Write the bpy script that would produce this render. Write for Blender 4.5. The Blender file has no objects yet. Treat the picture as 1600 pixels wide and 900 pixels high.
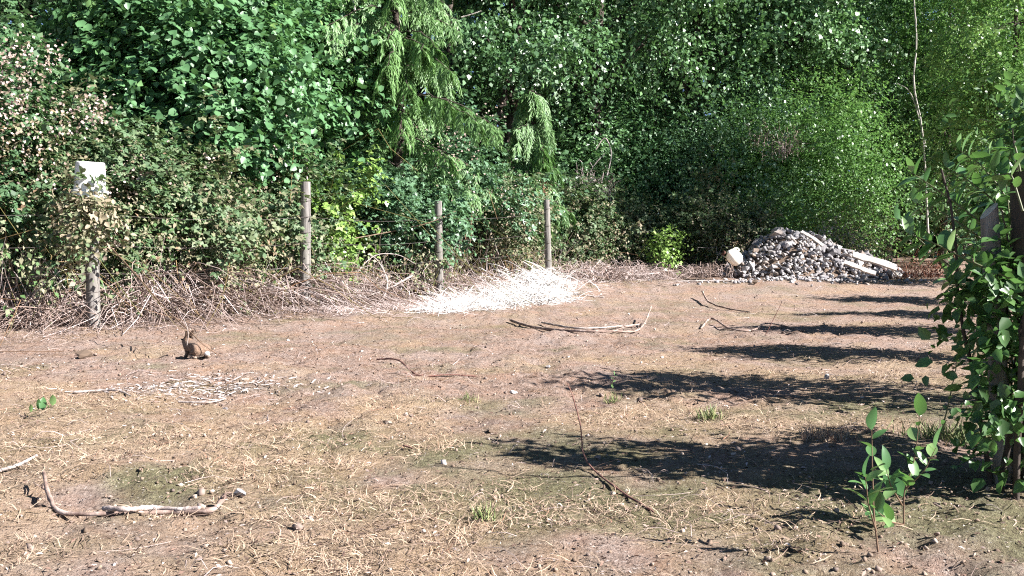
import bpy, bmesh, math, random
import numpy as np
from mathutils import Vector, Matrix, Quaternion
random.seed(7)
R = np.random.RandomState(11)
S = bpy.context.scene
COL = S.collection

# ------------------------------------------------------------------ camera
CAM_Z, FPX, HOR = 0.95, 1500.0, 365.0
PITCH = math.atan((450 - HOR) / FPX)
cd = bpy.data.cameras.new('camera'); cam = bpy.data.objects.new('camera', cd); COL.objects.link(cam)
cam.location = (0, 0, CAM_Z); cam.rotation_euler = (math.pi / 2 - PITCH, 0, 0)
cd.lens = 36 * FPX / 1600; cd.sensor_width = 36; cd.clip_end = 2000; cd.clip_start = 0.05
S.camera = cam
# ------------------------------------------------------------------ light
SUN_EL, SUN_AZ = math.radians(34), math.radians(109)      # azimuth clockwise from +Y
w = bpy.data.worlds.new('World'); S.world = w; w.use_nodes = True
nt = w.node_tree; bg = nt.nodes['Background']
sky = nt.nodes.new('ShaderNodeTexSky'); sky.sky_type = 'NISHITA'; sky.sun_disc = False
sky.air_density = .55; sky.dust_density = 0; sky.ozone_density = 1.2; sky.altitude = 600
sky.sun_elevation = SUN_EL; sky.sun_rotation = SUN_AZ
nt.links.new(sky.outputs[0], bg.inputs[0]); bg.inputs[1].default_value = 0.05
sd = bpy.data.lights.new('sun', 'SUN'); sun = bpy.data.objects.new('sun', sd); COL.objects.link(sun)
sd.energy = 5.0; sd.angle = math.radians(0.5); sd.color = (1.0, 0.965, 0.93)
sv = Vector((math.sin(SUN_AZ) * math.cos(SUN_EL), math.cos(SUN_AZ) * math.cos(SUN_EL), math.sin(SUN_EL)))
sun.rotation_euler = sv.to_track_quat('Z', 'Y').to_euler(); sun.location = (20, -5, 20)
S.view_settings.view_transform = 'Standard'; S.view_settings.look = 'None'
S.view_settings.exposure = 1.95; S.view_settings.gamma = 1
S.cycles.use_denoising = False; S.cycles.filter_width = 1.15; S.cycles.max_bounces = 8; S.cycles.sample_clamp_indirect = 4

# ------------------------------------------------------------------ helpers
def at(px, py, d):
    """world point seen at pixel (1600x900) at depth d metres along +Y"""
    u = (px - 800) / FPX; v = (450 - py) / FPX
    c, s = math.cos(PITCH), math.sin(PITCH)
    dy = c + v * s; dz = v * c - s
    k = d / dy
    return np.array([u * k, d, CAM_Z + dz * k])

def vnoise(x, y, seed=0):
    xi = np.floor(x).astype(np.int64); yi = np.floor(y).astype(np.int64)
    fx = x - xi; fy = y - yi
    fx = fx * fx * (3 - 2 * fx); fy = fy * fy * (3 - 2 * fy)
    def h(a, b):
        n = (a * 374761393 + b * 668265263 + seed * 974634777) & 0xFFFFFFFF
        n = ((n ^ (n >> 13)) * 1274126177) & 0xFFFFFFFF
        return ((n ^ (n >> 16)) & 0xFFFF) / 65535.0
    return (h(xi, yi) * (1 - fx) + h(xi + 1, yi) * fx) * (1 - fy) + (h(xi, yi + 1) * (1 - fx) + h(xi + 1, yi + 1) * fx) * fy

def sstep(a, b, x):
    t = np.clip((x - a) / (b - a), 0, 1); return t * t * (3 - 2 * t)

def gz(x, y):
    x = np.asarray(x, float); y = np.asarray(y, float)
    z = 0.17 * sstep(12.5, 16.5, y) * sstep(-3.5, 0.5, x)
    z = z + 0.5 * sstep(22, 45, y)
    # litter mound under the bleached straw heap
    z = z + 0.08 * np.exp(-(((x - 0.15) / 1.1) ** 2 + ((y - 14.6) / 1.0) ** 2))
    z = z + 0.06 * (vnoise(x * .45, y * .45, 1) - .5) + 0.05 * (vnoise(x * 1.3, y * 1.3, 2) - .5)
    z = z + 0.022 * (vnoise(x * 4, y * 4, 3) - .5)
    tr = sstep(.35, .75, vnoise(x * .9 + 5, y * .9, 9))
    z = z + (0.014 + .026 * tr) * (vnoise(x * 11, y * 11, 4) - .5) + (.012 + .02 * tr) * (vnoise(x * 24, y * 24, 5) - .5)
    return z

def ground(px, py):
    """ground point seen at a pixel"""
    u = (px - 800) / FPX; v = (450 - py) / FPX
    c, s = math.cos(PITCH), math.sin(PITCH)
    dy = c + v * s; dz = v * c - s
    z = 0.0
    for _ in range(12):
        k = (z - CAM_Z) / dz
        z = .5 * z + .5 * float(gz(u * k, dy * k))
    return np.array([u * k, dy * k, float(gz(u * k, dy * k))])

def tag(o, label=None, cat=None, group=None, kind=None):
    if label: o['label'] = label
    if cat: o['category'] = cat
    if group: o['group'] = group
    if kind: o['kind'] = kind
    return o

def empty(name, loc, label, cat, group=None):
    o = bpy.data.objects.new(name, None); COL.objects.link(o); o.location = tuple(loc)
    o.empty_display_size = .1
    return tag(o, label, cat, group)

def link(name, me, mat, parent=None, loc=None):
    o = bpy.data.objects.new(name, me); COL.objects.link(o)
    if mat is not None and not me.materials:
        for m in (mat if isinstance(mat, (list, tuple)) else [mat]): me.materials.append(m)
    if parent is not None:
        o.parent = parent; o.matrix_parent_inverse = Matrix.Translation(-parent.location)
    if loc is not None: o.location = tuple(loc)
    return o

def quads(name, V, F, mat, parent=None, rnd=None, smooth=False, mi=None):
    """V (n,3), F (m,k): a mesh whose faces all have k corners"""
    V = np.ascontiguousarray(V, np.float32); F = np.ascontiguousarray(F, np.int32)
    m, k = F.shape
    me = bpy.data.meshes.new(name)
    me.vertices.add(len(V)); me.vertices.foreach_set('co', V.ravel())
    me.loops.add(m * k); me.loops.foreach_set('vertex_index', F.ravel())
    me.polygons.add(m); me.polygons.foreach_set('loop_start', np.arange(0, m * k, k, dtype=np.int32))
    if smooth: me.polygons.foreach_set('use_smooth', np.ones(m, bool))
    if mi is not None: me.polygons.foreach_set('material_index', np.asarray(mi, np.int32))
    me.update(calc_edges=True)
    if rnd is not None:
        a = me.attributes.new('rnd', 'FLOAT', 'FACE'); a.data.foreach_set('value', np.asarray(rnd, np.float32))
    return link(name, me, mat, parent)

def norm(a): return a / np.maximum(np.linalg.norm(a, axis=-1, keepdims=True), 1e-9)
def rv(n): return norm(R.normal(size=(n, 3)))

LEAF6 = (np.array([[0, 0, 0], [-.34, .28, .09], [-.27, .68, .07], [0, 1, -.10], [.27, .68, .07], [.34, .28, .09]]), np.array([[0, 3, 2, 1], [0, 5, 4, 3]]))
HEART = (np.array([[0, 0.05, 0], [-.46, .22, .07], [-.38, .66, .06], [0, 1, -.14], [.38, .66, .06], [.46, .22, .07]]), np.array([[0, 3, 2, 1], [0, 5, 4, 3]]))
NARROW = (np.array([[0, 0, 0], [-.17, .3, .05], [-.15, .65, .05], [0, 1, -.12], [.15, .65, .05], [.17, .3, .05]]), np.array([[0, 3, 2, 1], [0, 5, 4, 3]]))
WIDE = (np.array([[0, 0, 0], [-.46, .4, .1], [0, 1, -.12], [.46, .4, .1]]), np.array([[0, 3, 2, 1]]))
KLEAF = (np.array([[0, 0, 0], [-.38, .42, .13], [0, 1, -.1], [.38, .42, .13]]), np.array([[0, 3, 2, 1]]))
NKITE = (np.array([[0, 0, 0], [-.17, .45, .12], [0, 1, -.05], [.17, .45, .12]]), np.array([[0, 3, 2, 1]]))
KITE = (np.array([[0, 0, 0], [-.32, .45, .12], [0, 1, -.05], [.32, .45, .12]]), np.array([[0, 3, 2, 1]]))
SLIVER = (np.array([[0, 0, 0], [-.09, .4, .03], [0, 1, -.05], [.09, .4, .03]]), np.array([[0, 3, 2, 1]]))
PETAL = (np.array([[0, 0, 0], [-.5, .5, .1], [0, 1, .15], [.5, .5, .1]]), np.array([[0, 3, 2, 1]]))

def scatter(P, A, N, size, tmpl):
    """place a template at P with length axis A and normal N"""
    tv, tf = tmpl
    A = norm(A); X = norm(np.cross(A, N)); Z = np.cross(X, A)
    size = np.asarray(size)
    V = P[:, None, :] + size[:, None, None] * (tv[None, :, 0:1] * X[:, None] + tv[None, :, 1:2] * A[:, None] + tv[None, :, 2:3] * Z[:, None])
    n = len(P)
    F = tf[None] + (np.arange(n) * len(tv))[:, None, None]
    return V.reshape(-1, 3), F.reshape(-1, tf.shape[1])

class Bag:
    def __init__(s): s.V = []; s.F = []; s.r = []; s.n = 0
    def add(s, V, F, r):
        s.V.append(V); s.F.append(F + s.n); s.r.append(r); s.n += len(V)
    def leaves(s, P, A, N, size, tmpl, r):
        V, F = scatter(P, A, N, size, tmpl)
        s.add(V, F, np.repeat(r, len(tmpl[1])))
    def tubes(s, paths, rad, sides=3, r=None):
        """paths (n,k,3), rad (n,k)"""
        n, k, _ = paths.shape
        T = np.gradient(paths, axis=1); T = norm(T)
        ref = np.array([.31, .17, .93]); X = norm(np.cross(T, ref)); Y = np.cross(T, X)
        a = np.arange(sides) * 2 * np.pi / sides
        ring = X[:, :, None] * np.cos(a)[None, None, :, None] + Y[:, :, None] * np.sin(a)[None, None, :, None]
        V = paths[:, :, None] + ring * rad[:, :, None, None]
        idx = np.arange(n * k * sides).reshape(n, k, sides)
        nx = np.roll(idx, -1, axis=2)
        F = np.stack([idx[:, :-1], nx[:, :-1], nx[:, 1:], idx[:, 1:]], -1).reshape(-1, 4)
        if r is None: r = R.rand(n)
        s.add(V.reshape(-1, 3), F, np.repeat(r, (k - 1) * sides))
    def build(s, name, mat, parent=None, smooth=False):
        return quads(name, np.concatenate(s.V), np.concatenate(s.F), mat, parent, np.concatenate(s.r), smooth)

# ------------------------------------------------------------------ materials
def new_mat(name):
    m = bpy.data.materials.new(name); m.use_nodes = True
    n = m.node_tree; b = n.nodes['Principled BSDF']
    return m, n, b
def ramp(n, stops, fac=None):
    r = n.nodes.new('ShaderNodeValToRGB'); e = r.color_ramp.elements
    while len(e) < len(stops): e.new(.5)
    for i, (p, c) in enumerate(stops): e[i].position = p; e[i].color = (*c, 1)
    if fac is not None: n.links.new(fac, r.inputs[0])
    return r
def attr(n, name='rnd'):
    a = n.nodes.new('ShaderNodeAttribute'); a.attribute_name = name; return a.outputs['Fac']
def noise(n, scale, detail=4, rough=.6, coord='Object'):
    t = n.nodes.new('ShaderNodeTexCoord'); x = n.nodes.new('ShaderNodeTexNoise')
    x.inputs['Scale'].default_value = scale; x.inputs['Detail'].default_value = detail; x.inputs['Roughness'].default_value = rough
    n.links.new(t.outputs[coord], x.inputs['Vector']); return x.outputs['Fac']
def mixc(n, fac, a, b, mode='MIX'):
    m = n.nodes.new('ShaderNodeMix'); m.data_type = 'RGBA'; m.blend_type = mode
    for sock, v in ((m.inputs[0], fac), (m.inputs[6], a), (m.inputs[7], b)):
        if hasattr(v, 'links'): n.links.new(v, sock)
        elif isinstance(v, tuple): sock.default_value = (*v, 1)
        else: sock.default_value = v
    return m.outputs[2]
def bump(n, b, h, strength=.5, dist=.01):
    x = n.nodes.new('ShaderNodeBump'); x.inputs['Strength'].default_value = strength; x.inputs['Distance'].default_value = dist
    n.links.new(h, x.inputs['Height']); n.links.new(x.outputs[0], b.inputs['Normal'])

def leaf_mat(name, stops, rough=.42, trans=.3, spec=.5):
    m, n, b = new_mat(name)
    c = ramp(n, stops, attr(n)).outputs[0]
    c = mixc(n, noise(n, 60, 2), c, mixc(n, .35, c, (.16, .2, .06)))
    n.links.new(c, b.inputs['Base Color']); b.inputs['Roughness'].default_value = rough
    b.inputs['Specular IOR Level'].default_value = spec
    t = n.nodes.new('ShaderNodeBsdfTranslucent')
    tc = mixc(n, .5, c, (.12, .26, .05)); n.links.new(tc, t.inputs[0])
    ms = n.nodes.new('ShaderNodeMixShader'); ms.inputs[0].default_value = trans
    n.links.new(b.outputs[0], ms.inputs[1]); n.links.new(t.outputs[0], ms.inputs[2])
    n.links.new(ms.outputs[0], n.nodes['Material Output'].inputs[0])
    return m
def plain(name, stops, rough=.8, use='attr', scale=30, bstr=0, spec=.3):
    m, n, b = new_mat(name)
    f = attr(n) if use == 'attr' else noise(n, scale, 6)
    c = ramp(n, stops, f).outputs[0]
    n.links.new(c, b.inputs['Base Color']); b.inputs['Roughness'].default_value = rough
    b.inputs['Specular IOR Level'].default_value = spec
    if bstr: bump(n, b, noise(n, scale * 2, 6), bstr, .01)
    return m

M = {}
M['bramble'] = leaf_mat('bramble_leaf', [(0, (.03, .075, .04)), (.45, (.055, .13, .07)), (.85, (.1, .19, .1)), (.95, (.2, .2, .1)), (1, (.3, .22, .14))])
M['bramble_dry'] = leaf_mat('half_dry_leaf', [(0, (.04, .1, .035)), (.4, (.08, .16, .06)), (.5, (.17, .19, .11)), (.8, (.3, .25, .19)), (1, (.26, .15, .11))], .6, .25, .3)
M['mix'] = leaf_mat('mixed_bramble_leaf', [(0, (0.034, 0.078, 0.039)), (.3, (0.078, 0.146, 0.078)), (.58, (0.134, 0.174, 0.101)), (.8, (0.202, 0.168, 0.118)), (1, (0.336, 0.263, 0.202))], .55, .25, .35)
M['blue'] = leaf_mat('blue_green_leaf', [(0, (0.043, 0.106, 0.062)), (.6, (0.084, 0.185, 0.110)), (1, (0.168, 0.302, 0.179))], .4, .25, .6)
M['vine'] = leaf_mat('vine_leaf', [(0, (0.034, 0.101, 0.047)), (.5, (0.067, 0.181, 0.081)), (.9, (0.114, 0.269, 0.114)), (1, (0.202, 0.349, 0.108))], .44)
M['dark'] = leaf_mat('dark_glossy_leaf', [(0, (0.033, 0.091, 0.044)), (.6, (0.072, 0.176, 0.078)), (1, (0.169, 0.325, 0.130))], .4, .25, .7)
M['wood'] = leaf_mat('woodland_leaf', [(0, (0.019, 0.056, 0.022)), (.6, (0.032, 0.088, 0.032)), (1, (0.056, 0.128, 0.040))], .6, .1, .3)
M['yellow'] = leaf_mat('yellow_green_leaf', [(0, (.055, .155, .05)), (.5, (.11, .25, .065)), (1, (.24, .38, .1))], .4, .4)
M['lime'] = leaf_mat('lime_leaf', [(0, (.14, .28, .05)), (.6, (.22, .36, .08)), (1, (.32, .42, .14))], .4, .3)
M['right'] = leaf_mat('shrub_leaf', [(0, (.03, .085, .028)), (.5, (.055, .15, .045)), (1, (.12, .24, .07))], .38, .35, .5)
M['cedar'] = leaf_mat('cedar_spray', [(0, (0.055, 0.143, 0.044)), (.5, (0.099, 0.220, 0.066)), (.9, (0.165, 0.308, 0.099)), (.97, (0.330, 0.176, 0.077)), (1, (0.352, 0.165, 0.066))], .55, .25)
M['rust'] = plain('rusty_dead_foliage', [(0, (.08, .035, .025)), (.6, (.2, .075, .045)), (1, (.32, .15, .09))], .8)
M['petal'] = plain('pale_blossom', [(0, (.12, .1, .06)), (.5, (.27, .2, .165)), (1, (.46, .37, .34))], .7)
M['cane'] = plain('dead_cane', [(0, (.1, .065, .05)), (.4, (.26, .19, .16)), (.75, (.42, .34, .32)), (1, (.6, .52, .5))], .75)
M['livecane'] = plain('live_cane', [(0, (.08, .09, .03)), (.5, (.16, .14, .05)), (1, (.24, .14, .08))], .6)
M['straw_white'] = plain('bleached_straw', [(0, (.36, .33, .3)), (.5, (.68, .65, .62)), (1, (.9, .88, .86))], .6)
M['straw'] = plain('dry_straw', [(0, (.13, .09, .065)), (.35, (.25, .175, .13)), (.7, (.36, .265, .19)), (.88, (.48, .37, .27)), (.95, (.3, .13, .08)), (1, (.58, .5, .42))], .7)
M['greengrass'] = plain('green_grass', [(0, (.07, .1, .03)), (.5, (.13, .18, .06)), (1, (.34, .31, .16))], .6)
M['litter'] = plain('leaf_litter', [(0, (.03, .02, .017)), (.35, (.1, .06, .045)), (.65, (.24, .155, .12)), (.9, (.42, .33, .29)), (1, (.58, .51, .48))], .8)
M['chips'] = plain('bleached_chips', [(0, (.22, .17, .15)), (.5, (.42, .36, .34)), (1, (.68, .63, .61))], .8)
M['stick_pale'] = plain('light_bark', [(.3, (.2, .15, .13)), (.55, (.4, .33, .3)), (.75, (.52, .46, .42))], .8, 'noise', 22, .7)
M['clod'] = plain('soil_clod', [(0, (.1, .07, .05)), (.6, (.22, .16, .12)), (1, (.34, .27, .22))], .95)
M['stick'] = plain('stick_bark', [(.3, (.09, .055, .045)), (.5, (.24, .17, .14)), (.7, (.42, .34, .3))], .8, 'noise', 14, .6)
M['twig'] = plain('thin_twig', [(.3, (.1, .045, .035)), (.6, (.2, .1, .08))], .7, 'noise', 20, .3)
M['branch_pale'] = plain('pale_branch', [(.3, (.17, .135, .12)), (.7, (.42, .37, .34))], .75, 'noise', 16, .5)
M['bark'] = plain('tree_bark', [(.3, (.02, .015, .012)), (.6, (.065, .05, .04)), (.8, (.12, .1, .085))], .9, 'noise', 9, .9)
M['bark_pale'] = plain('pale_bark', [(.3, (.22, .2, .17)), (.7, (.5, .47, .42))], .8, 'noise', 12, .5)
M['stem_green'] = plain('green_stem', [(.3, (.06, .075, .03)), (.7, (.13, .13, .055))], .5, 'noise', 30)
M['stem_red'] = plain('reddish_stem', [(.3, (.1, .06, .04)), (.7, (.2, .13, .085))], .5, 'noise', 30)
M['wire'] = plain('fence_wire', [(0, (.06, .05, .05)), (1, (.12, .1, .09))], .6, 'noise', 40)
M['rock_pebble'] = plain('pebble', [(0, (.12, .09, .075)), (.8, (.24, .18, .15)), (1, (.48, .42, .38))], .8)

def post_mat(name, lo, hi, stain):
    m, n, b = new_mat(name)
    t = n.nodes.new('ShaderNodeTexCoord'); mp = n.nodes.new('ShaderNodeMapping'); mp.inputs['Scale'].default_value = (34, 34, 2.2)
    x = n.nodes.new('ShaderNodeTexNoise'); x.inputs['Scale'].default_value = 1.6; x.inputs['Detail'].default_value = 8; x.inputs['Roughness'].default_value = .7
    n.links.new(t.outputs['Object'], mp.inputs[0]); n.links.new(mp.outputs[0], x.inputs['Vector'])
    c = ramp(n, [(.3, lo), (.62, hi), (.8, tuple(min(1, v * 1.3) for v in hi))], x.outputs['Fac']).outputs[0]
    s = ramp(n, [(.45, (0, 0, 0)), (.65, (1, 1, 1))], noise(n, 5, 4)).outputs[0]
    c = mixc(n, s, c, mixc(n, .45, c, stain))
    n.links.new(c, b.inputs['Base Color']); b.inputs['Roughness'].default_value = .85
    bump(n, b, x.outputs['Fac'], .9, .012)
    return m
M['post'] = post_mat('weathered_post_wood', (.06, .052, .048), (.25, .228, .212), (.14, .14, .1))
M['post_dark'] = post_mat('dark_post_wood', (.015, .011, .009), (.045, .033, .026), (.05, .05, .03))
M['post_end'] = post_mat('cut_post_end', (.3, .28, .25), (.55, .52, .48), (.3, .3, .2))
M['board'] = post_mat('grey_board', (.16, .145, .14), (.4, .375, .36), (.3, .27, .22))

def rock_mat():
    m, n, b = new_mat('grey_stone')
    oi = n.nodes.new('ShaderNodeObjectInfo')
    f = n.nodes.new('ShaderNodeMath'); f.operation = 'ADD'
    n.links.new(oi.outputs['Random'], f.inputs[0]); n.links.new(attr(n), f.inputs[1])
    fr = n.nodes.new('ShaderNodeMath'); fr.operation = 'FRACT'; n.links.new(f.outputs[0], fr.inputs[0])
    c = ramp(n, [(0, (.13, .125, .135)), (.35, (.26, .25, .265)), (.7, (.42, .4, .4)), (.85, (.3, .23, .18)), (.93, (.4, .38, .37)), (1, (.66, .64, .63))], fr.outputs[0]).outputs[0]
    c = mixc(n, noise(n, 22, 6), c, mixc(n, .6, c, (.12, .1, .09)))
    n.links.new(c, b.inputs['Base Color']); b.inputs['Roughness'].default_value = .85
    bump(n, b, noise(n, 40, 6), .6, .008)
    return m
M['rock'] = rock_mat()

# ------------------------------------------------------------------ the ground
straw_spots = [(250, 690, 1.3), (520, 790, 1.2), (880, 800, .7), (1000, 800, .6), (700, 700, .5), (1010, 655, .6), (1180, 665, .7), (1300, 675, .4),
               (1380, 585, 1.0), (1200, 590, .6), (120, 620, .9), (430, 740, 1.), (930, 560, .8), (60, 850, .6), (650, 860, .8), (1280, 860, .3), (600, 640, .4), (1480, 560, .8)]
moss_spots = [(980, 720, .5), (1150, 770, .8), (1300, 780, .7), (830, 700, .5), (1400, 640, .7), (1500, 800, .7), (240, 745, .25), (520, 690, .35), (1000, 760, .7)]
sp = [(ground(a, b), r) for a, b, r in straw_spots]; mp_ = [(ground(a, b), r) for a, b, r in moss_spots]
def spots(x, y, L):
    v = np.zeros_like(x)
    for p, r in L: v = np.maximum(v, np.exp(-(((x - p[0]) / r) ** 2 + ((y - p[1]) / (r * .8)) ** 2)))
    return v
def straw_amt(x, y):
    n = vnoise(x * 2.1, y * 2.1, 21) * .6 + vnoise(x * 6, y * 6, 22) * .4
    return np.clip(spots(x, y, sp) * 1.1 - .02 - .1 * (y > 8) + (n - .5) * 2.6, 0, 1)
def moss_amt(x, y):
    n = vnoise(x * 2.4, y * 2.4, 31) * .6 + vnoise(x * 8, y * 8, 32) * .4
    return np.clip(spots(x, y, mp_) * 1.2 - .15 + (n - .5) * 2.0 + .08, 0, 1)

def axis(lo, a, b, hi, step, growth):
    v = list(np.arange(a, b, step)); s = step; x = a; left = []
    while x > lo: s *= growth; x -= s; left.append(x)
    s = step; x = v[-1]; right = []
    while x < hi: s *= growth; x += s; right.append(x)
    return np.array(left[::-1] + v + right)
gx = axis(-220, -3.0, 2.7, 220, .038, 1.07); gy = axis(-60, 2.3, 6.5, 400, .036, 1.04)
X, Y = np.meshgrid(gx, gy); Z = gz(X, Y)
idx = np.arange(X.size).reshape(X.shape)
F = np.stack([idx[:-1, :-1], idx[:-1, 1:], idx[1:, 1:], idx[1:, :-1]], -1).reshape(-1, 4)
m, n, b = new_mat('bare_soil')
big = noise(n, .9, 5, .65); mid = noise(n, 5, 6, .7); fine = noise(n, 38, 6, .75); vfine = noise(n, 130, 4, .7)
dirt = ramp(n, [(.3, (.075, .048, .037)), (.43, (.2, .139, .11)), (.55, (.325, .242, .2)), (.72, (.48, .395, .345))], fine).outputs[0]
dirt = mixc(n, ramp(n, [(.4, (0, 0, 0)), (.62, (1, 1, 1))], mid).outputs[0], dirt, mixc(n, .5, dirt, (.33, .19, .12)))
dirt = mixc(n, ramp(n, [(.45, (0, 0, 0)), (.65, (.7, .7, .7))], big).outputs[0], dirt, mixc(n, .5, dirt, (.36, .3, .28)))
strw = ramp(n, [(.3, (.14, .09, .05)), (.5, (.36, .26, .15)), (.7, (.5, .39, .24))], vfine).outputs[0]
c = mixc(n, attr(n, 'straw'), dirt, mixc(n, .55, dirt, strw))
mossc = ramp(n, [(.35, (.06, .06, .03)), (.55, (.15, .15, .075)), (.75, (.26, .26, .14))], fine).outputs[0]
c = mixc(n, attr(n, 'moss'), c, mixc(n, .8, c, mossc))
spk = ramp(n, [(.66, (0, 0, 0)), (.7, (1, 1, 1))], noise(n, 75, 2, .5)).outputs[0]
c = mixc(n, spk, c, mixc(n, .5, c, (.6, .54, .5)))
dk = ramp(n, [(.36, (1, 1, 1)), (.42, (0, 0, 0))], noise(n, 55, 4, .65)).outputs[0]
c = mixc(n, dk, c, mixc(n, .6, c, (.05, .035, .03)))
n.links.new(c, b.inputs['Base Color']); b.inputs['Roughness'].default_value = .95; b.inputs['Specular IOR Level'].default_value = .15
hh = n.nodes.new('ShaderNodeMath'); hh.operation = 'ADD'; n.links.new(fine, hh.inputs[0]); n.links.new(vfine, hh.inputs[1])
bump(n, b, hh.outputs[0], 1.0, .02)
g = quads('ground', np.stack([X.ravel(), Y.ravel(), Z.ravel()], 1), F, m, smooth=True)
for nm, fn in (('straw', straw_amt), ('moss', moss_amt)):
    a = g.data.attributes.new(nm, 'FLOAT', 'POINT'); a.data.foreach_set('value', fn(X.ravel(), Y.ravel()).astype(np.float32))
tag(g, kind='structure')

def in_view(n, dmin, dmax, power=1.0):
    """points over the clearing floor, denser near the camera"""
    d = dmin + (dmax - dmin) * R.rand(n) ** power
    x = (R.rand(n) * 2 - 1) * (.62 * d + .2)
    return x, d

# dry straw lying and standing in patches
bg_ = Bag(); x, y = in_view(255000, 2.3, 12, 1.35)
k = R.rand(len(x)) < straw_amt(x, y) ** 1.8 * .5; x, y = x[k], y[k]; nn = len(x)
tilt = np.abs(R.normal(size=nn)) * .22; az = R.rand(nn) * 6.283
A = np.stack([np.cos(az), np.sin(az), tilt], 1); L = .012 + .065 * R.rand(nn) ** 2.2
P = np.stack([x, y, gz(x, y) + .002 + .006 * R.rand(nn)], 1)
STR = (np.array([[-.024, 0, 0], [.024, 0, 0], [.02 + .07, .5, .03], [-.02 + .07, .5, .03], [.008 - .03, 1, -.02], [-.008 - .03, 1, -.02]]), np.array([[0, 1, 2, 3], [3, 2, 4, 5]]))
bg_.leaves(P, A, norm(np.array([0, 0, 1.]) + .5 * rv(nn)), L, STR, np.clip(R.rand(nn) * .75 + .25 * vnoise(x * 3, y * 3, 41), 0, 1))
tag(bg_.build('dry_grass', M['straw']), 'dry yellow straw and withered grass lying over the soil', 'dry grass', kind='stuff')
# little standing tufts in the straw
bg_ = Bag(); ntf = 700; x, y = in_view(9000, 2.4, 11, 1.1)
k = np.argsort(-(straw_amt(x, y) + .8 * spots(x, y, sp) + .35 * R.rand(len(x))))[:ntf]; x, y = x[k], y[k]
x = np.repeat(x, 14) + R.normal(size=ntf * 14) * .018; y = np.repeat(y, 14) + R.normal(size=ntf * 14) * .018; nn = len(x)
A = norm(np.stack([R.normal(size=nn), R.normal(size=nn), .15 + .75 * R.rand(nn)], 1))
bg_.leaves(np.stack([x, y, gz(x, y) - .001], 1), A, rv(nn), .015 + .04 * R.rand(nn), STR, np.repeat(R.rand(ntf) * .4 + .4, 14) + .2 * R.rand(nn))
tag(bg_.build('grass_tufts', M['straw']), 'low sprawling withered grass tufts in the straw patches', 'dry grass', kind='stuff')
# leaf and bark litter
bg_ = Bag(); x, y = in_view(105000, 2.3, 19, 1.25); nn = len(x)
fl = np.exp(-np.abs((x + 4.13) * .86 - (y - 9.5) * .51) / 1.2)         # close to the fence line
k = R.rand(nn) < .35 + .65 * fl; x, y = x[k], y[k]; nn = len(x)
az = R.rand(nn) * 6.283
A = np.stack([np.cos(az), np.sin(az), R.normal(size=nn) * .3], 1)
bg_.leaves(np.stack([x, y, gz(x, y) + .006], 1), A, norm(np.array([0, 0, 1.]) + .6 * rv(nn)), (.006 + .018 * R.rand(nn) ** 2) * (1 + .05 * y), NKITE, R.rand(nn))
tag(bg_.build('leaf_litter', M['litter']), 'scattered dry leaf and bark fragments over the clearing', 'litter', kind='stuff')
# thin fallen twigs, too many to count
bg_ = Bag(); x, y = in_view(2600, 2.6, 18.5, .9)
x2 = R.rand(2200) * 7 - 4.5; y2 = 9.5 + (x2 + 4.13) * 1.69 - np.abs(R.normal(size=2200)) * .9; x = np.r_[x, x2]; y = np.r_[y, y2]
k = y > 2.5; x, y = x[k], y[k]; nn = len(x)
az = R.rand(nn) * 6.283; L = .04 + .22 * R.rand(nn) ** 2; t = np.linspace(0, 1, 4)
bend = R.normal(size=nn) * .2
px_ = x[:, None] + L[:, None] * (np.cos(az)[:, None] * t - np.sin(az)[:, None] * bend[:, None] * t * (1 - t) * 4)
py_ = y[:, None] + L[:, None] * (np.sin(az)[:, None] * t + np.cos(az)[:, None] * bend[:, None] * t * (1 - t) * 4)
bg_.tubes(np.stack([px_, py_, gz(px_, py_) + .008 + .03 * R.rand(nn)[:, None] * t * (1 - t) * 4], -1), (.0008 + .0004 * y ** .8 * R.rand(nn))[:, None] * (1 - .6 * t), 3, np.clip(R.rand(nn) ** 1.5 * .9, 0, 1))
tag(bg_.build('fallen_twigs', M['cane']), 'thin grey and brown twigs strewn over the ground', 'twigs', kind='stuff')

# lumps
def hull_rock(n=12, seed=0, flat=.7):
    rs = np.random.RandomState(seed)
    bm = bmesh.new()
    p = rs.normal(size=(n, 3)); p /= np.linalg.norm(p, axis=1, keepdims=True); p *= (.82 + .36 * rs.rand(n, 1))
    p *= np.array([1, .65 + .35 * rs.rand(), flat])
    for q in p: bm.verts.new(q * .5)
    bmesh.ops.convex_hull(bm, input=bm.verts)
    bmesh.ops.triangulate(bm, faces=bm.faces)
    for v in [v for v in bm.verts if not v.link_faces]: bm.verts.remove(v)
    bm.verts.index_update(); bm.normal_update()
    return bm
ROCKS = []
for i in range(14):
    bm = hull_rock(11 + i % 5, 50 + i, .62 + .05 * (i % 5)); bm.verts.ensure_lookup_table()
    ROCKS.append((np.array([v.co[:] for v in bm.verts]), np.array([[v.index for v in f.verts] for f in bm.faces]))); bm.free()
def rot_mats(n, flatness=1.0):
    a = R.rand(n) * 6.283; tx = R.normal(size=n) * .5 * flatness; ty = R.normal(size=n) * .5 * flatness
    ca, sa = np.cos(a), np.sin(a); z = np.zeros(n); o = np.ones(n)
    Rz = np.array([[ca, -sa, z], [sa, ca, z], [z, z, o]]).transpose(2, 0, 1)
    Rx = np.array([[o, z, z], [z, np.cos(tx), -np.sin(tx)], [z, np.sin(tx), np.cos(tx)]]).transpose(2, 0, 1)
    Ry = np.array([[np.cos(ty), z, np.sin(ty)], [z, o, z], [-np.sin(ty), z, np.cos(ty)]]).transpose(2, 0, 1)
    return Rz @ Rx @ Ry
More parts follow.
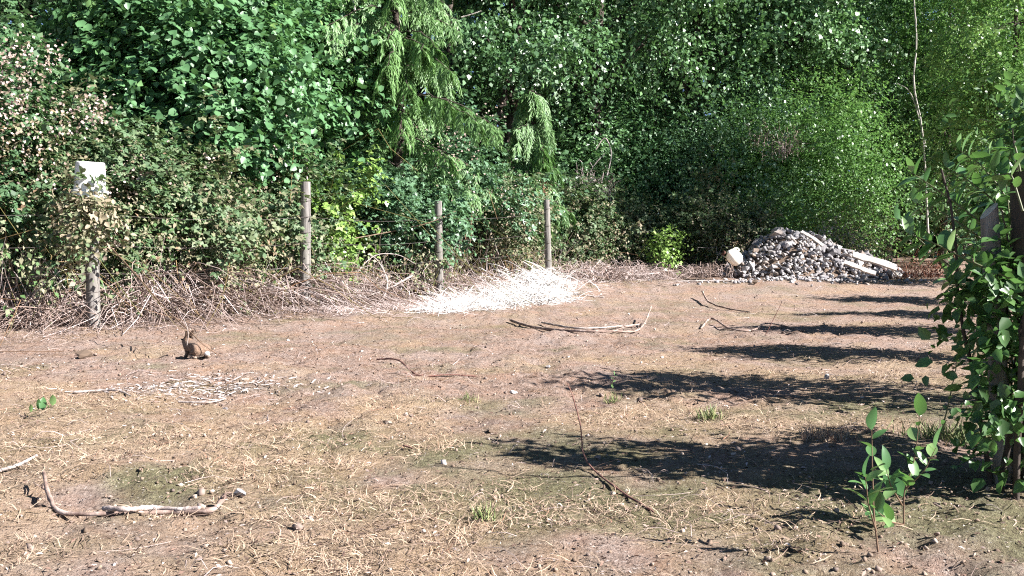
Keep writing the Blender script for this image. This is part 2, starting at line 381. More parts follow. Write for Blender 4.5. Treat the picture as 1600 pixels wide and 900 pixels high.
def lumps(name, P, size, mat, parent=None, rnd=None):
    Vs, Fs, rs, c = [], [], [], 0
    which = R.randint(0, len(ROCKS), len(P)); rnd = R.rand(len(P)) if rnd is None else rnd
    for i, (tv, tf) in enumerate(ROCKS):
        k = which == i; m_ = k.sum()
        if not m_: continue
        V = P[k][:, None] + size[k][:, None, None] * np.einsum('nij,vj->nvi', rot_mats(m_), tv)
        Fs.append((tf[None] + (np.arange(m_) * len(tv))[:, None, None]).reshape(-1, 3) + c)
        Vs.append(V.reshape(-1, 3)); c += m_ * len(tv); rs.append(np.repeat(rnd[k], len(tf)))
    return quads(name, np.concatenate(Vs), np.concatenate(Fs), mat, parent, np.concatenate(rs))
x, y = in_view(10500, 2.3, 10, 1.35)
tr = sstep(.35, .75, vnoise(x * .9 + 5, y * .9, 9)); k = R.rand(len(x)) < .3 + .6 * tr ** 2; x, y = x[k], y[k]
s_ = .005 + .02 * R.rand(len(x)) ** 2.2
tag(lumps('soil_clods', np.stack([x, y, gz(x, y) + s_ * .1], 1), s_, M['clod']), 'loose brown soil clods on churned ground', 'soil', kind='stuff')
x, y = in_view(900, 2.6, 17, 1.0); s_ = .01 + .035 * R.rand(len(x)) ** 3
tag(lumps('pebbles', np.stack([x, y, gz(x, y) + s_ * .1], 1), s_, M['rock_pebble']), 'small pale pebbles scattered over the soil', 'pebbles', kind='stuff')

# ------------------------------------------------------------------ foliage machinery
UP = np.array([0, 0, 1.])
def clump_leaves(bag, c, rad, nclump, ntwig, nleaf, size, tmpl, sigma=.18, droop=.35, twig_len=.28, tri=False, hue=0., shell=.5, zmin=.03, spread=.35):
    """twigs of leaves gathered in clumps over an ellipsoid's outer volume"""
    c = np.asarray(c, float); rad = np.asarray(rad, float)
    u = rv(nclump); u[:, 2] = np.where(u[:, 2] < -.55, -u[:, 2], u[:, 2])
    r = shell + (1 - shell) * R.rand(nclump, 1) ** .6
    hol = vnoise(u[:, 0] * 1.7 + c[0], u[:, 2] * 1.7 + u[:, 1] + c[1], 61)[:, None]
    r = r * np.where(hol < .4, .5, 1.05)
    cc = u * r; hc = R.rand(nclump)
    k = R.randint(0, nclump, ntwig)
    p0 = cc[k] + R.normal(size=(ntwig, 3)) * sigma
    out = norm(p0); P0 = c + p0 * rad
    d = norm(out * .7 + rv(ntwig) * .75 + UP * .15)
    t = (np.arange(nleaf) + .5) / nleaf
    tl = twig_len * (.5 + R.rand(ntwig))
    P = P0[:, None] + d[:, None] * (tl[:, None] * t)[..., None] - UP * (droop * tl[:, None] * t ** 2)[..., None]
    P = P.reshape(-1, 3) + R.normal(size=(ntwig * nleaf, 3)) * size * .25
    side = np.repeat(rv(ntwig), nleaf, 0) * np.tile((-1.) ** np.arange(nleaf), ntwig)[:, None]
    A = norm(np.repeat(d, nleaf, 0) * .6 + side * .8 + rv(len(P)) * .4 - UP * droop)
    N = norm(UP * .75 + np.repeat(out, nleaf, 0) * .55 + rv(len(P)) * spread * 1.6)
    rr = np.clip(np.repeat(hc[k] * .45, nleaf) + R.rand(len(P)) * .55 + hue, 0, 1)
    S_ = size * (.45 + .95 * R.rand(len(P)) ** 1.4)
    ok = P[:, 2] > gz(P[:, 0], P[:, 1]) + zmin
    P, A, N, rr, S_ = P[ok], A[ok], N[ok], rr[ok], S_[ok]
    bag.leaves(P, A, N, S_, tmpl, rr)
    if tri:
        X_ = norm(np.cross(A, N))
        for sgn in (-1, 1):
            bag.leaves(P + A * (S_ * .12)[:, None], norm(A * .35 + sgn * X_), norm(N + .2 * rv(len(P))), S_ * .8, tmpl, rr)
    return c + cc * rad, hc

def canes(bag, base, n, length, rad=.004, spread=.5, arch=1.0, sides=3, k=6, rnd=None):
    """arching canes from points near base"""
    P0 = base[R.randint(0, len(base), n)] + R.normal(size=(n, 3)) * [.15, .15, 0]
    az = R.rand(n) * 6.283; L = length * (.5 + .8 * R.rand(n)); t = np.linspace(0, 1, k)
    el = .6 + R.rand(n) * .95
    dx = np.cos(az) * np.cos(el) * spread * 2; dy = np.sin(az) * np.cos(el) * spread * 2; dz = np.sin(el)
    wob = R.normal(size=(n, k, 3)) * .025 * L[:, None, None]
    P = P0[:, None] + L[:, None, None] * np.stack([dx[:, None] * t, dy[:, None] * t, dz[:, None] * t - arch * .75 * t ** 2], -1) + wob
    P[:, :, 2] = np.maximum(P[:, :, 2], gz(P[:, :, 0], P[:, :, 1]) + .01)
    bag.tubes(P, rad * (.5 + R.rand(n))[:, None] * (1 - .6 * t), sides, R.rand(n) if rnd is None else rnd)

def blossoms(bag, C, n, size=.03, sig=.12):
    """small star blossoms in clusters"""
    k = R.randint(0, len(C), n); P = C[k] + R.normal(size=(n, 3)) * sig
    N = norm(UP * .4 + rv(n) + np.array([.5, -.7, 0]))
    X_ = norm(np.cross(N, rv(n))); Y_ = np.cross(N, X_); r = R.rand(n)
    for j in range(4):
        a = j * math.pi / 2
        bag.leaves(P, X_ * math.cos(a) + Y_ * math.sin(a), N, size * (.7 + .6 * R.rand(n)), PETAL, r)

def bush(name, label, cat, base, h, rad, ntwig, size, mat, tmpl=KLEAF, group=None, tri=False, flowers=0, cane=20, nleaf=7, nclump=None, sigma=.2, droop=.35, hue=0, shell=.45, twig_len=.28, dry=0, canemat='livecane', spread=.35):
    x, y = base; z = float(gz(x, y)); o = empty(name, (x, y, z), label, cat, group)
    c = (x, y, z + h * .52); rr = (rad, rad * .9, h * .52)
    b = Bag(); C, _ = clump_leaves(b, c, rr, nclump or max(16, int(ntwig / 45)), ntwig, nleaf, size, tmpl, sigma, droop, twig_len, tri, hue, shell, spread=spread)
    b.build('foliage', M[mat], o)
    if dry:
        b = Bag(); clump_leaves(b, (x, y, z + h * .36), (rad * 1.06, rad * .98, h * .42), max(20, int(dry / 30)), dry, 6, size * .72, KITE, .2, .6, .2, False, .12, .7); b.build('dry_foliage', M['bramble_dry'], o)
    if cane:
        b = Bag(); bs = np.array([[x, y, z]]) + R.normal(size=(12, 3)) * [rad * .35, rad * .3, 0]
        canes(b, bs, cane, h * 1.35, .006, .45, 1.0); b.build('canes', M[canemat], o)
    if flowers:
        top = C[(C[:, 2] > z + h * .35)]
        if len(top):
            b = Bag(); blossoms(b, top[:max(4, len(top) // 2)], flowers, .024, .11); b.build('blossoms', M['petal'], o)
    return o

def limb_path(a, bq, k=8, wob=.06):
    t = np.linspace(0, 1, k)[:, None]; L = np.linalg.norm(bq - a)
    p = a * (1 - t) + bq * t + R.normal(size=(k, 3)) * wob * L * .3 * np.sin(t * math.pi)
    p[:, 2] += .12 * L * np.sin(t[:, 0] * math.pi)
    return p
def tree(name, label, cat, base, h, lobes, trunk_r, leaf, tmpl, mat, ntw, group=None, bark='bark', lean=(0, 0), droop=.5, nleaf=7, sigma=.2, hue=0, spread=.5, twig_len=.35):
    """lobes: (dx, dy, z, rx, rz) blobs of foliage, each reached by its own limb"""
    x, y = base; z = float(gz(x, y)); o = empty(name, (x, y, z), label, cat, group)
    k = 14; t = np.linspace(0, 1, k)
    tp = np.stack([x + lean[0] * t + R.normal(size=k) * .03, y + lean[1] * t + R.normal(size=k) * .03, z - .1 + h * t], 1)
    b = Bag(); b.tubes(tp[None], (trunk_r * (1 - .75 * t) * (1 + .5 * np.exp(-t * 18)))[None], 10); b.build('trunk', M[bark], o, True)
    bl = Bag(); bb = Bag(); tot = sum(l[3] ** 2 * l[4] for l in lobes)
    for (dx, dy, lz, rx, rz) in lobes:
        cc = np.array([x + dx, y + dy, z + lz])
        s = min(.95, max(.1, (lz - .35 * math.hypot(dx, dy)) / h)); i = int(s * (k - 1)); st = tp[i]
        bb.tubes(limb_path(st, cc)[None], (trunk_r * .35 * np.linspace(1, .25, 8))[None], 5)
        n_ = max(30, int(1.0 * ntw * (rx ** 2 * rz / tot) ** .8 * (len(lobes) ** -.2)))
        C, _ = clump_leaves(bl, cc, (rx, rx, rz), max(8, n_ // 26), n_, nleaf, leaf, tmpl, sigma, droop, twig_len, False, hue, .25, .3, spread)
        ends = C[R.randint(0, len(C), 7)]
        tt = np.linspace(0, 1, 6)[None, :, None]
        pp = cc[None, None] * (1 - tt) + ends[:, None] * tt + R.normal(size=(7, 6, 3)) * .04
        bb.tubes(pp, np.full((7, 1), .009) * np.linspace(1.3, .3, 6)[None], 3)
    bb.build('limbs', M[bark], o); bl.build('crown', M[mat], o)
    return o
def lobes(n, zlo, zhi, R0, rx, rz, seed=0):
    rs = np.random.RandomState(seed); out = []
    for i in range(n):
        z = zlo + (zhi - zlo) * (i + rs.rand()) / n; a = i * 2.4 + rs.rand(); q = R0 * (.35 + .65 * rs.rand()) * (1 - .4 * (z - zlo) / (zhi - zlo))
        out.append((q * math.cos(a), q * math.sin(a), z, rx * (.7 + .6 * rs.rand()), rz * (.7 + .6 * rs.rand())))
    return out

def px_base(px, d): return ((px - 800) / FPX * d, d)

# brambles along the fence ------------------------------------------------
fence = [(-4.13, 9.5), (-2.52, 11.7), (-1.03, 13.6), (0.63, 16.5), (1.9, 19.0)]
BR = 'brambles grown through the wire fence'
bush('bramble_bush', 'tall blackberry bramble with pinkish blossom clusters at the left edge of the photo', 'bush', px_base(-75, 9.7), 2.75, 1.15, 1500, .075, 'bramble', group=BR, tri=True, flowers=2600, cane=90, dry=900)
bush('bramble_bush', 'half dry blackberry bramble wrapped round the post under the white bucket', 'bush', px_base(110, 10.6), 2.15, .95, 1000, .07, 'mix', group=BR, tri=True, flowers=500, cane=90, dry=2200)
bush('bramble_bush', 'leafy bramble with brown dry leaves right of the white bucket', 'bush', px_base(250, 11.3), 2.0, 1.0, 1000, .075, 'mix', group=BR, tri=True, flowers=250, cane=90, dry=1900)
bush('bramble_bush', 'bramble with bare pale canes just left of the thick grey post', 'bush', px_base(405, 12.6), 1.9, 1.0, 900, .07, 'mix', group=BR, tri=True, flowers=260, cane=120, dry=1900)
bush('bramble_bush', 'low bramble with dead canes just right of the thick grey post', 'bush', px_base(560, 13.9), 1.5, 1.0, 900, .07, 'blue', group=BR, tri=True, cane=120, dry=1300)
bush('bramble_bush', 'lime green sprout of big leaves behind the thick grey post', 'bush', px_base(530, 13.0), 1.95, .42, 190, .085, 'lime', group=BR, tri=True, cane=12, nclump=9)
bush('bramble_bush', 'blue green bramble with grey blossom clusters under the tall cedar', 'bush', px_base(700, 15.8), 2.6, 1.2, 1500, .075, 'blue', group=BR, tri=True, flowers=500, cane=50, dry=160)
bush('bramble_bush', 'blue green leafy bramble hiding the foot of the tall cedar', 'bush', px_base(618, 14.3), 1.95, .8, 800, .075, 'blue', group=BR, tri=True, cane=40, dry=250, flowers=150)
bush('bramble_bush', 'brownish half dry bramble between the middle post and the far thin post', 'bush', px_base(775, 16.6), 1.65, .95, 700, .065, 'mix', group=BR, tri=True, flowers=60, cane=90, dry=1500)
bush('bramble_bush', 'mixed green and brown bramble just right of the far thin post', 'bush', px_base(905, 18.3), 1.75, 1.0, 900, .065, 'mix', group=BR, tri=True, cane=90, dry=1500)
bush('bramble_bush', 'tangled bramble around the leaning broken post stub', 'bush', px_base(990, 19.2), 1.6, 1.0, 800, .065, 'mix', group=BR, tri=True, cane=120, dry=1600)
bush('bramble_bush', 'small yellow green shoot low in the dead brush left of the rock pile', 'bush', px_base(1035, 17.6), .8, .28, 140, .06, 'lime', group=BR, cane=8, nclump=8)
bush('bramble_bush', 'brown half dry bramble directly left of the rock pile', 'bush', px_base(1110, 18.6), 1.7, 1.0, 800, .06, 'mix', group=BR, tri=True, cane=60, dry=1000)

# vine-covered thickets behind ----------------------------------------------
VI = 'leafy thickets behind the fence'
bush('thicket', 'tall heart leaved thicket behind the bucket with a dark hollow in it', 'thicket', px_base(150, 13.2), 3.4, 1.25, 1100, .1, 'vine', HEART, VI, cane=25, nclump=26, sigma=.14, shell=.7, twig_len=.4)
bush('thicket', 'dense mid green thicket rising between the bucket and the thick grey post', 'thicket', px_base(300, 13.0), 4.6, 1.35, 3600, .1, 'vine', HEART, VI, cane=25, sigma=.2, twig_len=.4)
bush('thicket', 'bright leafy thicket directly above the thick grey post', 'thicket', px_base(430, 14.4), 5.0, 1.3, 3600, .095, 'vine', HEART, VI, cane=25, hue=.1, twig_len=.4)
bush('thicket', 'low blue green thicket under the small drooping cedar', 'thicket', px_base(770, 18.6), 2.5, 1.2, 1500, .08, 'blue', WIDE, VI, cane=15)
bush('thicket', 'feathery blue green thicket behind the left end of the rock pile', 'thicket', px_base(1130, 21), 3.4, 1.6, 3600, .07, 'blue', KITE, VI, cane=15, nleaf=9, sigma=.3, twig_len=.5)
bush('thicket', 'bright green feathery thicket right behind the top of the rock pile', 'thicket', px_base(1215, 20.5), 3.1, 1.5, 3600, .065, 'yellow', KITE, VI, cane=15, nleaf=9, hue=-.2, sigma=.3, twig_len=.5)
bush('thicket', 'yellow tipped thicket behind the right half of the rock pile', 'thicket', px_base(1310, 20.8), 3.3, 1.2, 2400, .07, 'yellow', KITE, VI, cane=20, nleaf=8, hue=-.05, sigma=.3, twig_len=.5)
bush('thicket', 'low pale seedhead thicket just behind the right slope of the rock pile', 'thicket', px_base(1315, 18.6), 1.1, .7, 500, .05, 'bramble_dry', KITE, VI, cane=90, canemat='cane', dry=300, flowers=200, sigma=.3, twig_len=.5)
bush('thicket', 'dark shaded thicket at the far right end of the clearing', 'thicket', px_base(1425, 22.5), 3.0, 1.4, 2400, .08, 'wood', WIDE, VI, cane=20)
bush('thicket', 'shaded dark green thicket left of the tall cedar', 'thicket', px_base(545, 17.5), 3.6, 1.1, 1500, .09, 'dark', WIDE, VI, cane=15)
bush('thicket', 'dark ivy thicket around the foot of the large trunk', 'thicket', px_base(900, 20.5), 3.0, 1.1, 1300, .08, 'dark', WIDE, VI, cane=40)
bush('thicket', 'glossy green thicket between the large trunk and the rock pile', 'thicket', px_base(1010, 21.5), 3.6, 1.6, 3000, .075, 'vine', KLEAF, VI, cane=25, hue=-.1, sigma=.3, twig_len=.5)

bush('bramble_bush', 'brown leafed bramble spilling over the left shoulder of the rock pile', 'bush', px_base(1165, 17.75), 1.15, .55, 350, .06, 'mix', group=BR, tri=True, cane=60, dry=900, canemat='cane')
# trees ---------------------------------------------------------------------
TR = 'broadleaf trees standing behind the fence'
tree('broadleaf_tree', 'dark leafy tree in the top left corner', 'tree', px_base(60, 15.5), 8.0, lobes(11, 3.1, 7.6, 2.0, 1.0, .7, 1), .13, .09, KITE, 'dark', 3000, TR)
tree('broadleaf_tree', 'tree with pale drooping leaves hanging over the dark hollow at upper left', 'tree', px_base(205, 14.8), 8.0, lobes(10, 3.9, 7.6, 1.2, .9, .8, 2), .1, .11, KITE, 'blue', 3000, TR, droop=1.1)
tree('broadleaf_tree', 'dense green tree above the bright thicket left of the tall cedar', 'tree', px_base(380, 17), 9.0, lobes(14, 3.6, 8.4, 2.0, 1.2, 1.0, 3), .14, .1, WIDE, 'vine', 5200, TR)
tree('broadleaf_tree', 'glossy leaved tree leaning over the dark gap right of the tall cedar', 'tree', px_base(800, 20.5), 8.6, lobes(13, 2.9, 8.2, 1.8, 1.2, .8, 4), .14, .088, WIDE, 'dark', 4900, TR, droop=.8)
tree('broadleaf_tree', 'big dark tree with a vine wrapped trunk in the middle of the wood edge', 'tree', px_base(925, 21), 9.5, lobes(14, 3.9, 9, 2.2, 1.2, .9, 5), .2, .088, WIDE, 'dark', 4800, TR, droop=.7, lean=(.2, 0))
tree('broadleaf_tree', 'glossy leaved tree above the thicket left of the rock pile', 'tree', px_base(1085, 22.5), 9.5, lobes(15, 3.3, 9, 2.3, 1.3, 1.0, 6), .16, .088, WIDE, 'dark', 6000, TR, droop=.7, hue=.1)
tree('broadleaf_tree', 'glossy leaved tree above the rock pile with glimpses of sky', 'tree', px_base(1240, 22.5), 8.2, lobes(14, 3.8, 7.4, 2.2, 1.2, .9, 7), .16, .088, WIDE, 'dark', 5200, TR, droop=.7, hue=.2)
tree('broadleaf_tree', 'slender tree with yellow green leaves right of the pale bare stem', 'tree', px_base(1475, 22), 8.4, lobes(12, 1.8, 7.9, 1.3, 1.0, .9, 8), .08, .08, KITE, 'yellow', 5200, TR, hue=-.05)
tree('broadleaf_tree', 'grey green leafy tree behind the pale bare stem', 'tree', px_base(1385, 25), 8.6, lobes(13, 2.2, 8.0, 1.9, 1.2, 1.0, 9), .12, .09, KITE, 'vine', 5200, TR)
tree('broadleaf_tree', 'bright sunlit young tree at the right edge above the leaning post', 'tree', px_base(1575, 17), 6.6, lobes(12, 1.3, 6.3, 1.2, .9, .8, 10), .07, .075, KITE, 'yellow', 5600, TR, hue=.12)
tree('broadleaf_tree', 'yellow green tree behind the right edge shrubs', 'tree', px_base(1600, 24), 9.0, lobes(13, 1.6, 8.6, 2.0, 1.2, 1.0, 12), .12, .09, KITE, 'yellow', 5200, TR, hue=.15)
tree('broadleaf_tree', 'tall broadleaf tree off beyond the left edge behind the brambles', 'tree', px_base(-110, 13), 8.0, lobes(12, 1.8, 7.6, 1.8, 1.1, .9, 13), .14, .09, KITE, 'dark', 3600, TR)
# pale bare stem
def stem(name, label, cat, pts, r0, r1, mat, group=None, sides=7, part='stem'):
    P = np.array(pts, float); k = 40
    t = np.linspace(0, len(P) - 1, k); i = np.minimum(t.astype(int), len(P) - 2); f = (t - i)[:, None]
    pm = P[np.maximum(i - 1, 0)]; p0 = P[i]; p1 = P[i + 1]; p2 = P[np.minimum(i + 2, len(P) - 1)]
    Q = .5 * (2 * p0 + (p1 - pm) * f + (2 * pm - 5 * p0 + 4 * p1 - p2) * f ** 2 + (3 * p0 - pm - 3 * p1 + p2) * f ** 3)
    Q += R.normal(size=Q.shape) * r0 * .12
    b = Bag(); rr = np.linspace(r0, r1, k) * (1 + .12 * R.normal(size=k)); rr[0] *= .3; rr[-1] *= .3
    b.tubes(Q[None], rr[None], sides)
    o = b.build(name, M[mat], None, True)
    return tag(o, label, cat, group), Q
stem('bare_sapling', 'pale bare curved sapling stem rising in front of the right hand trees', 'sapling', [at(1452, 400, 19), at(1442, 215, 19), at(1428, 130, 19), at(1432, 60, 19), at(1425, -40, 19)], .022, .012, 'bark_pale')
stem('dead_branch', 'pale dead branch slanting left of the bare sapling stem', 'branch', [at(1446, 225, 19.1), at(1425, 150, 19), at(1402, 130, 19)], .013, .006, 'bark_pale')
stem('dead_branch', 'leaning grey dead branch at the top left of the tall cedar', 'branch', [at(548, 100, 14.5), at(557, 40, 14.5), at(548, -20, 14.5)], .016, .012, 'bark_pale')
stem('dead_branch', 'grey dead trunk slanting in the dark gap right of the tall cedar', 'branch', [at(765, 225, 19), at(790, 140, 19.3), at(812, 40, 19.5)], .07, .05, 'bark')
for (a, b_, c_, lab) in (((540, 108), (556, 88), (575, 76), 'short forked pale twig below the dead branch beside the cedar'), ((720, 27), (738, 22), (752, 17), 'short pale branch stub in the dark gap at top right of the cedar')):
    stem('dead_branch', lab, 'branch', [at(*a, 14.6), at(*b_, 14.6), at(*c_, 14.6)], .01, .006, 'bark_pale')

# cedar -----------------------------------------------------------------------
def cedar(label, px, d, h, zlo, width, nb, group, seed, dens=1.0):
    x, y = px_base(px, d); z = float(gz(x, y)); o = empty('cedar_tree', (x, y, z), label, 'conifer', group)
    t = np.linspace(0, 1, 12)
    b = Bag(); tp = np.stack([x + R.normal(size=12) * .02, y + R.normal(size=12) * .02, z - .1 + h * t], 1)
    b.tubes(tp[None], (.11 * h / 8 * (1 - .85 * t))[None], 9); b.build('trunk', M['bark'], o, True)
    bl = Bag(); bb = Bag(); rs = np.random.RandomState(seed)
    for i in range(nb):
        s = rs.rand() ** .8; zz = z + zlo + (h - zlo) * s; az = i * 2.399 + rs.rand() * .6
        L = width * (1 - .75 * s) * (.65 + .5 * rs.rand())
        k = 14; tt = np.linspace(0, 1, k)
        dirv = np.array([math.cos(az), math.sin(az)])
        zz_ = zz + .12 * L * np.sin(tt * 2.2) - (.55 * L) * tt ** 2 + .16 * L * tt ** 4
        path = np.stack([x + dirv[0] * L * tt, y + dirv[1] * L * tt, zz_], 1) + rs.normal(size=(k, 3)) * .015
        bb.tubes(path[None], (.012 * (1 - .8 * tt) + .002)[None], 4)
        ns = int(17 * L * dens) + 3; u = .12 + .88 * rs.rand(ns)
        q = np.stack([np.interp(u, tt, path[:, j]) for j in range(3)], 1)
        sd = np.where(rs.rand(ns) < .5, -1, 1)[:, None] * np.array([-dirv[1], dirv[0], 0])
        sl = (.18 + .3 * rs.rand(ns)) * (1.1 - .5 * u)
        h0 = rs.rand(ns)
        m_ = 12
        for j in range(m_):
            f = (j + .5) / m_
            p = q + sd * (sl * .45 * math.sin(f * 1.7))[:, None] + np.r_[dirv, 0] * (sl * .35 * f)[:, None] - UP * (sl * 1.25 * f ** 1.4)[:, None]
            for sg in (-1, 1):
                A = norm(-UP * (.9 + .6 * f) + sd * .35 + rs.normal(size=(ns, 3)) * .25 + sg * .6 * np.r_[dirv, 0])
                bl.leaves(p, A, norm(sd + rs.normal(size=(ns, 3)) * .4 + np.array([.3, -.5, .4])), (.12 - .04 * f) * (.7 + .6 * rs.rand(ns)), SLIVER if False else CED, np.clip(h0 * .45 + .4 * rs.rand(ns) + .12 * f, 0, .96 + .04 * (rs.rand() < .02)))
    bb.build('limbs', M['bark'], o); bl.build('crown', M['cedar'], o)
    return o
CED = (np.array([[0, 0, 0], [-.1, .4, .03], [0, 1, -.05], [.1, .4, .03]]), np.array([[0, 3, 2, 1]]))
CG = 'cedars with drooping sprays'
cedar('tall cedar with long drooping light green sprays between the thick and middle posts', 625, 14.9, 8.0, 1.7, 1.7, 120, CG, 3, 1.6)
cedar('small cedar with drooping yellow green tips above the far thin post', 832, 17.6, 3.4, 1.1, .75, 44, CG, 5, 2.4)
b = Bag(); clump_leaves(b, at(846, 292, 17.3), (.13, .12, .14), 6, 60, 6, .05, SLIVER, .3, .6, .12)
tag(b.build('dead_cedar_spray', M['rust']), 'rusty orange dead sprays hanging above the far thin post', 'dead foliage', kind='stuff')

# far wood -----------------------------------------------------------------------
bk = Bag()
def wall_leaves(x0, y0, x1, y1, h, n, size, thick):
    t = R.rand(n); P = np.stack([x0 + (x1 - x0) * t, y0 + (y1 - y0) * t, h * R.rand(n) ** .9], 1)
    P[:, 2] = np.minimum(P[:, 2], h * (.72 + .4 * vnoise(t * 30, t * 7, 77)))
    P[:, :2] += R.normal(size=(n, 2)) * thick
    P[:, 2] += gz(P[:, 0], P[:, 1])
    bk.leaves(P, norm(rv(n) - UP * .3), norm(UP * .6 + rv(n)), size * (.6 + .8 * R.rand(n)), KITE, R.rand(n))
wall_leaves(-16, 12, -9, 24, 11, 9000, .32, 1.0)
wall_leaves(-9.5, 22, 4.5, 29.5, 12, 34000, .32, .9)
wall_leaves(2, 28.5, 12, 29.5, 8.3, 18000, .31, .9)
wall_leaves(11, 29.5, 18, 27.5, 6.6, 11000, .28, .9)
wall_leaves(18.5, 27, 20, 16, 2.8, 6000, .2, .9)
tag(bk.build('woodland', M['wood']), 'dark mass of trees far behind the clearing', 'woodland', kind='stuff')
for (px, d, r_, lab) in ((30, 20, .12, 'shaded bare trunk deep in the wood behind the top left tree'), (240, 21, .14, 'shaded trunk deep in the wood behind the thicket at upper left'), (700, 24, .14, 'bare trunk in the dark gap right of the tall cedar'),
                       (860, 25, .18, 'thick shaded trunk just left of the big dark tree'), (1020, 26, .13, 'shaded trunk right of the big dark tree'), (1330, 27, .12, 'shaded trunk behind the tree with sky glimpses'), (1500, 26, .13, 'shaded trunk behind the slender yellow green tree')):
    x, y = px_base(px, d); t = np.linspace(0, 1, 10); b = Bag()
    b.tubes(np.stack([x + t * R.normal() * .6, y + 0 * t, -.1 + 10 * t], 1)[None], (r_ * (1 - .5 * t))[None], 8)
    o = b.build('tree_trunk', M['bark'], None, True)
    tag(o, lab, 'tree trunk', 'trunks deep in the wood')

# ------------------------------------------------------------------ dead brush along the fence
def along(s, off):
    """point along the fence polyline; off>0 is toward the clearing"""
    F_ = np.array(fence); seg = np.r_[0, np.cumsum(np.linalg.norm(np.diff(F_, axis=0), axis=1))]
    x = np.interp(s, seg, F_[:, 0]); y = np.interp(s, seg, F_[:, 1])
    x = x + np.where(s < 0, s * .5, 0); y = y + np.where(s < 0, s * .3, 0)
    return x + .86 * off, y - .51 * off
def brush(n, s0, s1, o0, o1, length, rad, rlo, rhi, arch, name, lab, mat='cane'):
    b = Bag(); s = s0 + (s1 - s0) * R.rand(60); of = o0 + (o1 - o0) * R.rand(60); x, y = along(s, of)
    canes(b, np.stack([x, y, gz(x, y)], 1), n, length, rad, .8, arch, 3, 6, rlo + (rhi - rlo) * R.rand(n))
    return tag(b.build(name, M[mat]), lab, 'brush', kind='stuff')
brush(900, -2.0, 2.4, -.9, -.15, 1.05, .005, 0, .7, 1.1, 'dead_brush', 'tangle of dead brown canes at the foot of the bucket post')
brush(1500, .5, 3.2, -.95, -.35, 1.5, .007, .05, .95, .95, 'dead_brush', 'heap of pale bare canes around the thick grey post')
brush(1200, 2.8, 5.6, -1.0, -.4, 1.15, .007, .1, 1, 1.1, 'dead_brush', 'low heap of grey canes between the thick and middle posts')
brush(1000, 5.0, 9.5, -1.0, -.25, .8, .0055, .25, 1, 1.2, 'dead_brush', 'grey dead canes around the far thin post')
brush(1500, 8.5, 12.8, -.5, 1.5, .9, .006, .1, .9, 1.1, 'dead_brush', 'dead brown brush between the far thin post and the rock pile')
b = Bag(); x = 2.2 + R.rand(60) * 1.9; y = 16.8 + R.rand(60) * 1.3
canes(b, np.stack([x, y, gz(x, y)], 1), 800, .7, .0055, .8, 1.2, 3, 6, .05 + .85 * R.rand(800))
tag(b.build('dead_brush', M['cane']), 'fine dead stems piled left of the white jug', 'brush', kind='stuff')

b = Bag(); nn = 3400; ss_ = 2.2 + 6.8 * R.rand(nn); x, y = along(ss_, -.2 + np.abs(R.normal(size=nn)) * .75)
az = R.normal(size=nn) * .8 + .5; L = .08 + .3 * R.rand(nn) ** 2; t = np.linspace(0, 1, 4)
px_ = x[:, None] + L[:, None] * np.cos(az)[:, None] * t; py_ = y[:, None] + L[:, None] * np.sin(az)[:, None] * t
b.tubes(np.stack([px_, py_, gz(px_, py_) + .01 + (.05 * R.rand(nn))[:, None] * t * (1 - t) * 4], -1), (.0015 + .003 * R.rand(nn))[:, None] * (1 - .5 * t), 3, .45 + .55 * R.rand(nn))
tag(b.build('pale_fibres', M['cane']), 'pale fibres and stalks strewn in front of the fence posts', 'litter', kind='stuff')
for (lab, L) in (('big pinkish grey blossom clusters on the bramble at the left edge', ((8, 95, 9.0, 150, .1), (4, 135, 8.9, 170, .11), (22, 165, 8.9, 130, .1), (70, 92, 9.3, 90, .07), (45, 72, 9.2, 40, .06), (140, 168, 9.6, 110, .08), (156, 182, 9.6, 60, .06), (100, 190, 9.4, 80, .07), (30, 215, 8.8, 60, .09), (62, 250, 8.9, 50, .09))),
                 ('pale blossom clusters in the thicket above the thick grey post', ((452, 152, 13.0, 50, .1), (440, 172, 13, 40, .08), (425, 250, 12.4, 60, .12), (390, 270, 12.2, 50, .12), (350, 240, 12.0, 30, .1), (215, 262, 10.6, 80, .1), (250, 280, 10.7, 60, .12), (180, 290, 10.0, 60, .08))),
                 ('grey blossom clusters on the bramble between the cedar and the middle post', ((700, 222, 14.5, 90, .12), (738, 208, 14.8, 90, .12), (765, 186, 15, 60, .08), (690, 252, 14.3, 70, .12), (655, 215, 14.4, 50, .1), (725, 300, 14.5, 60, .14), (790, 320, 15, 60, .14)))):
    b = Bag()
    for (px, py, d, n_, sg) in L: blossoms(b, np.array([at(px, py, d)]), int(n_ * .8), .0155, sg * 1.5)
    tag(b.build('blossoms', M['petal']), lab, 'blossoms', kind='stuff')
b = Bag(); n_ = 1500; ss_ = -1.5 + 13 * R.rand(200); x, y = along(ss_, -1.0 + .7 * R.rand(200))
P0 = np.stack([x, y, gz(x, y)], 1)[R.randint(0, 200, n_)] + R.normal(size=(n_, 3)) * [.2, .2, 0]; t = np.linspace(0, 1, 7)
L = .3 + .75 * R.rand(n_); d_ = norm(np.stack([R.normal(size=n_) * .5 + .15, R.normal(size=n_) * .5 - .1, np.ones(n_)], 1))
P = P0[:, None] + d_[:, None] * (L[:, None] * t)[..., None] + np.cumsum(R.normal(size=(n_, 7, 3)) * .018, 1)
b.tubes(P, (.0025 + .003 * R.rand(n_))[:, None] * (1 - .6 * t), 3, .25 + .75 * R.rand(n_))
tag(b.build('dead_stalks', M['cane']), 'thin pale upright dead stalks in front of the brambles', 'stalks', kind='stuff')
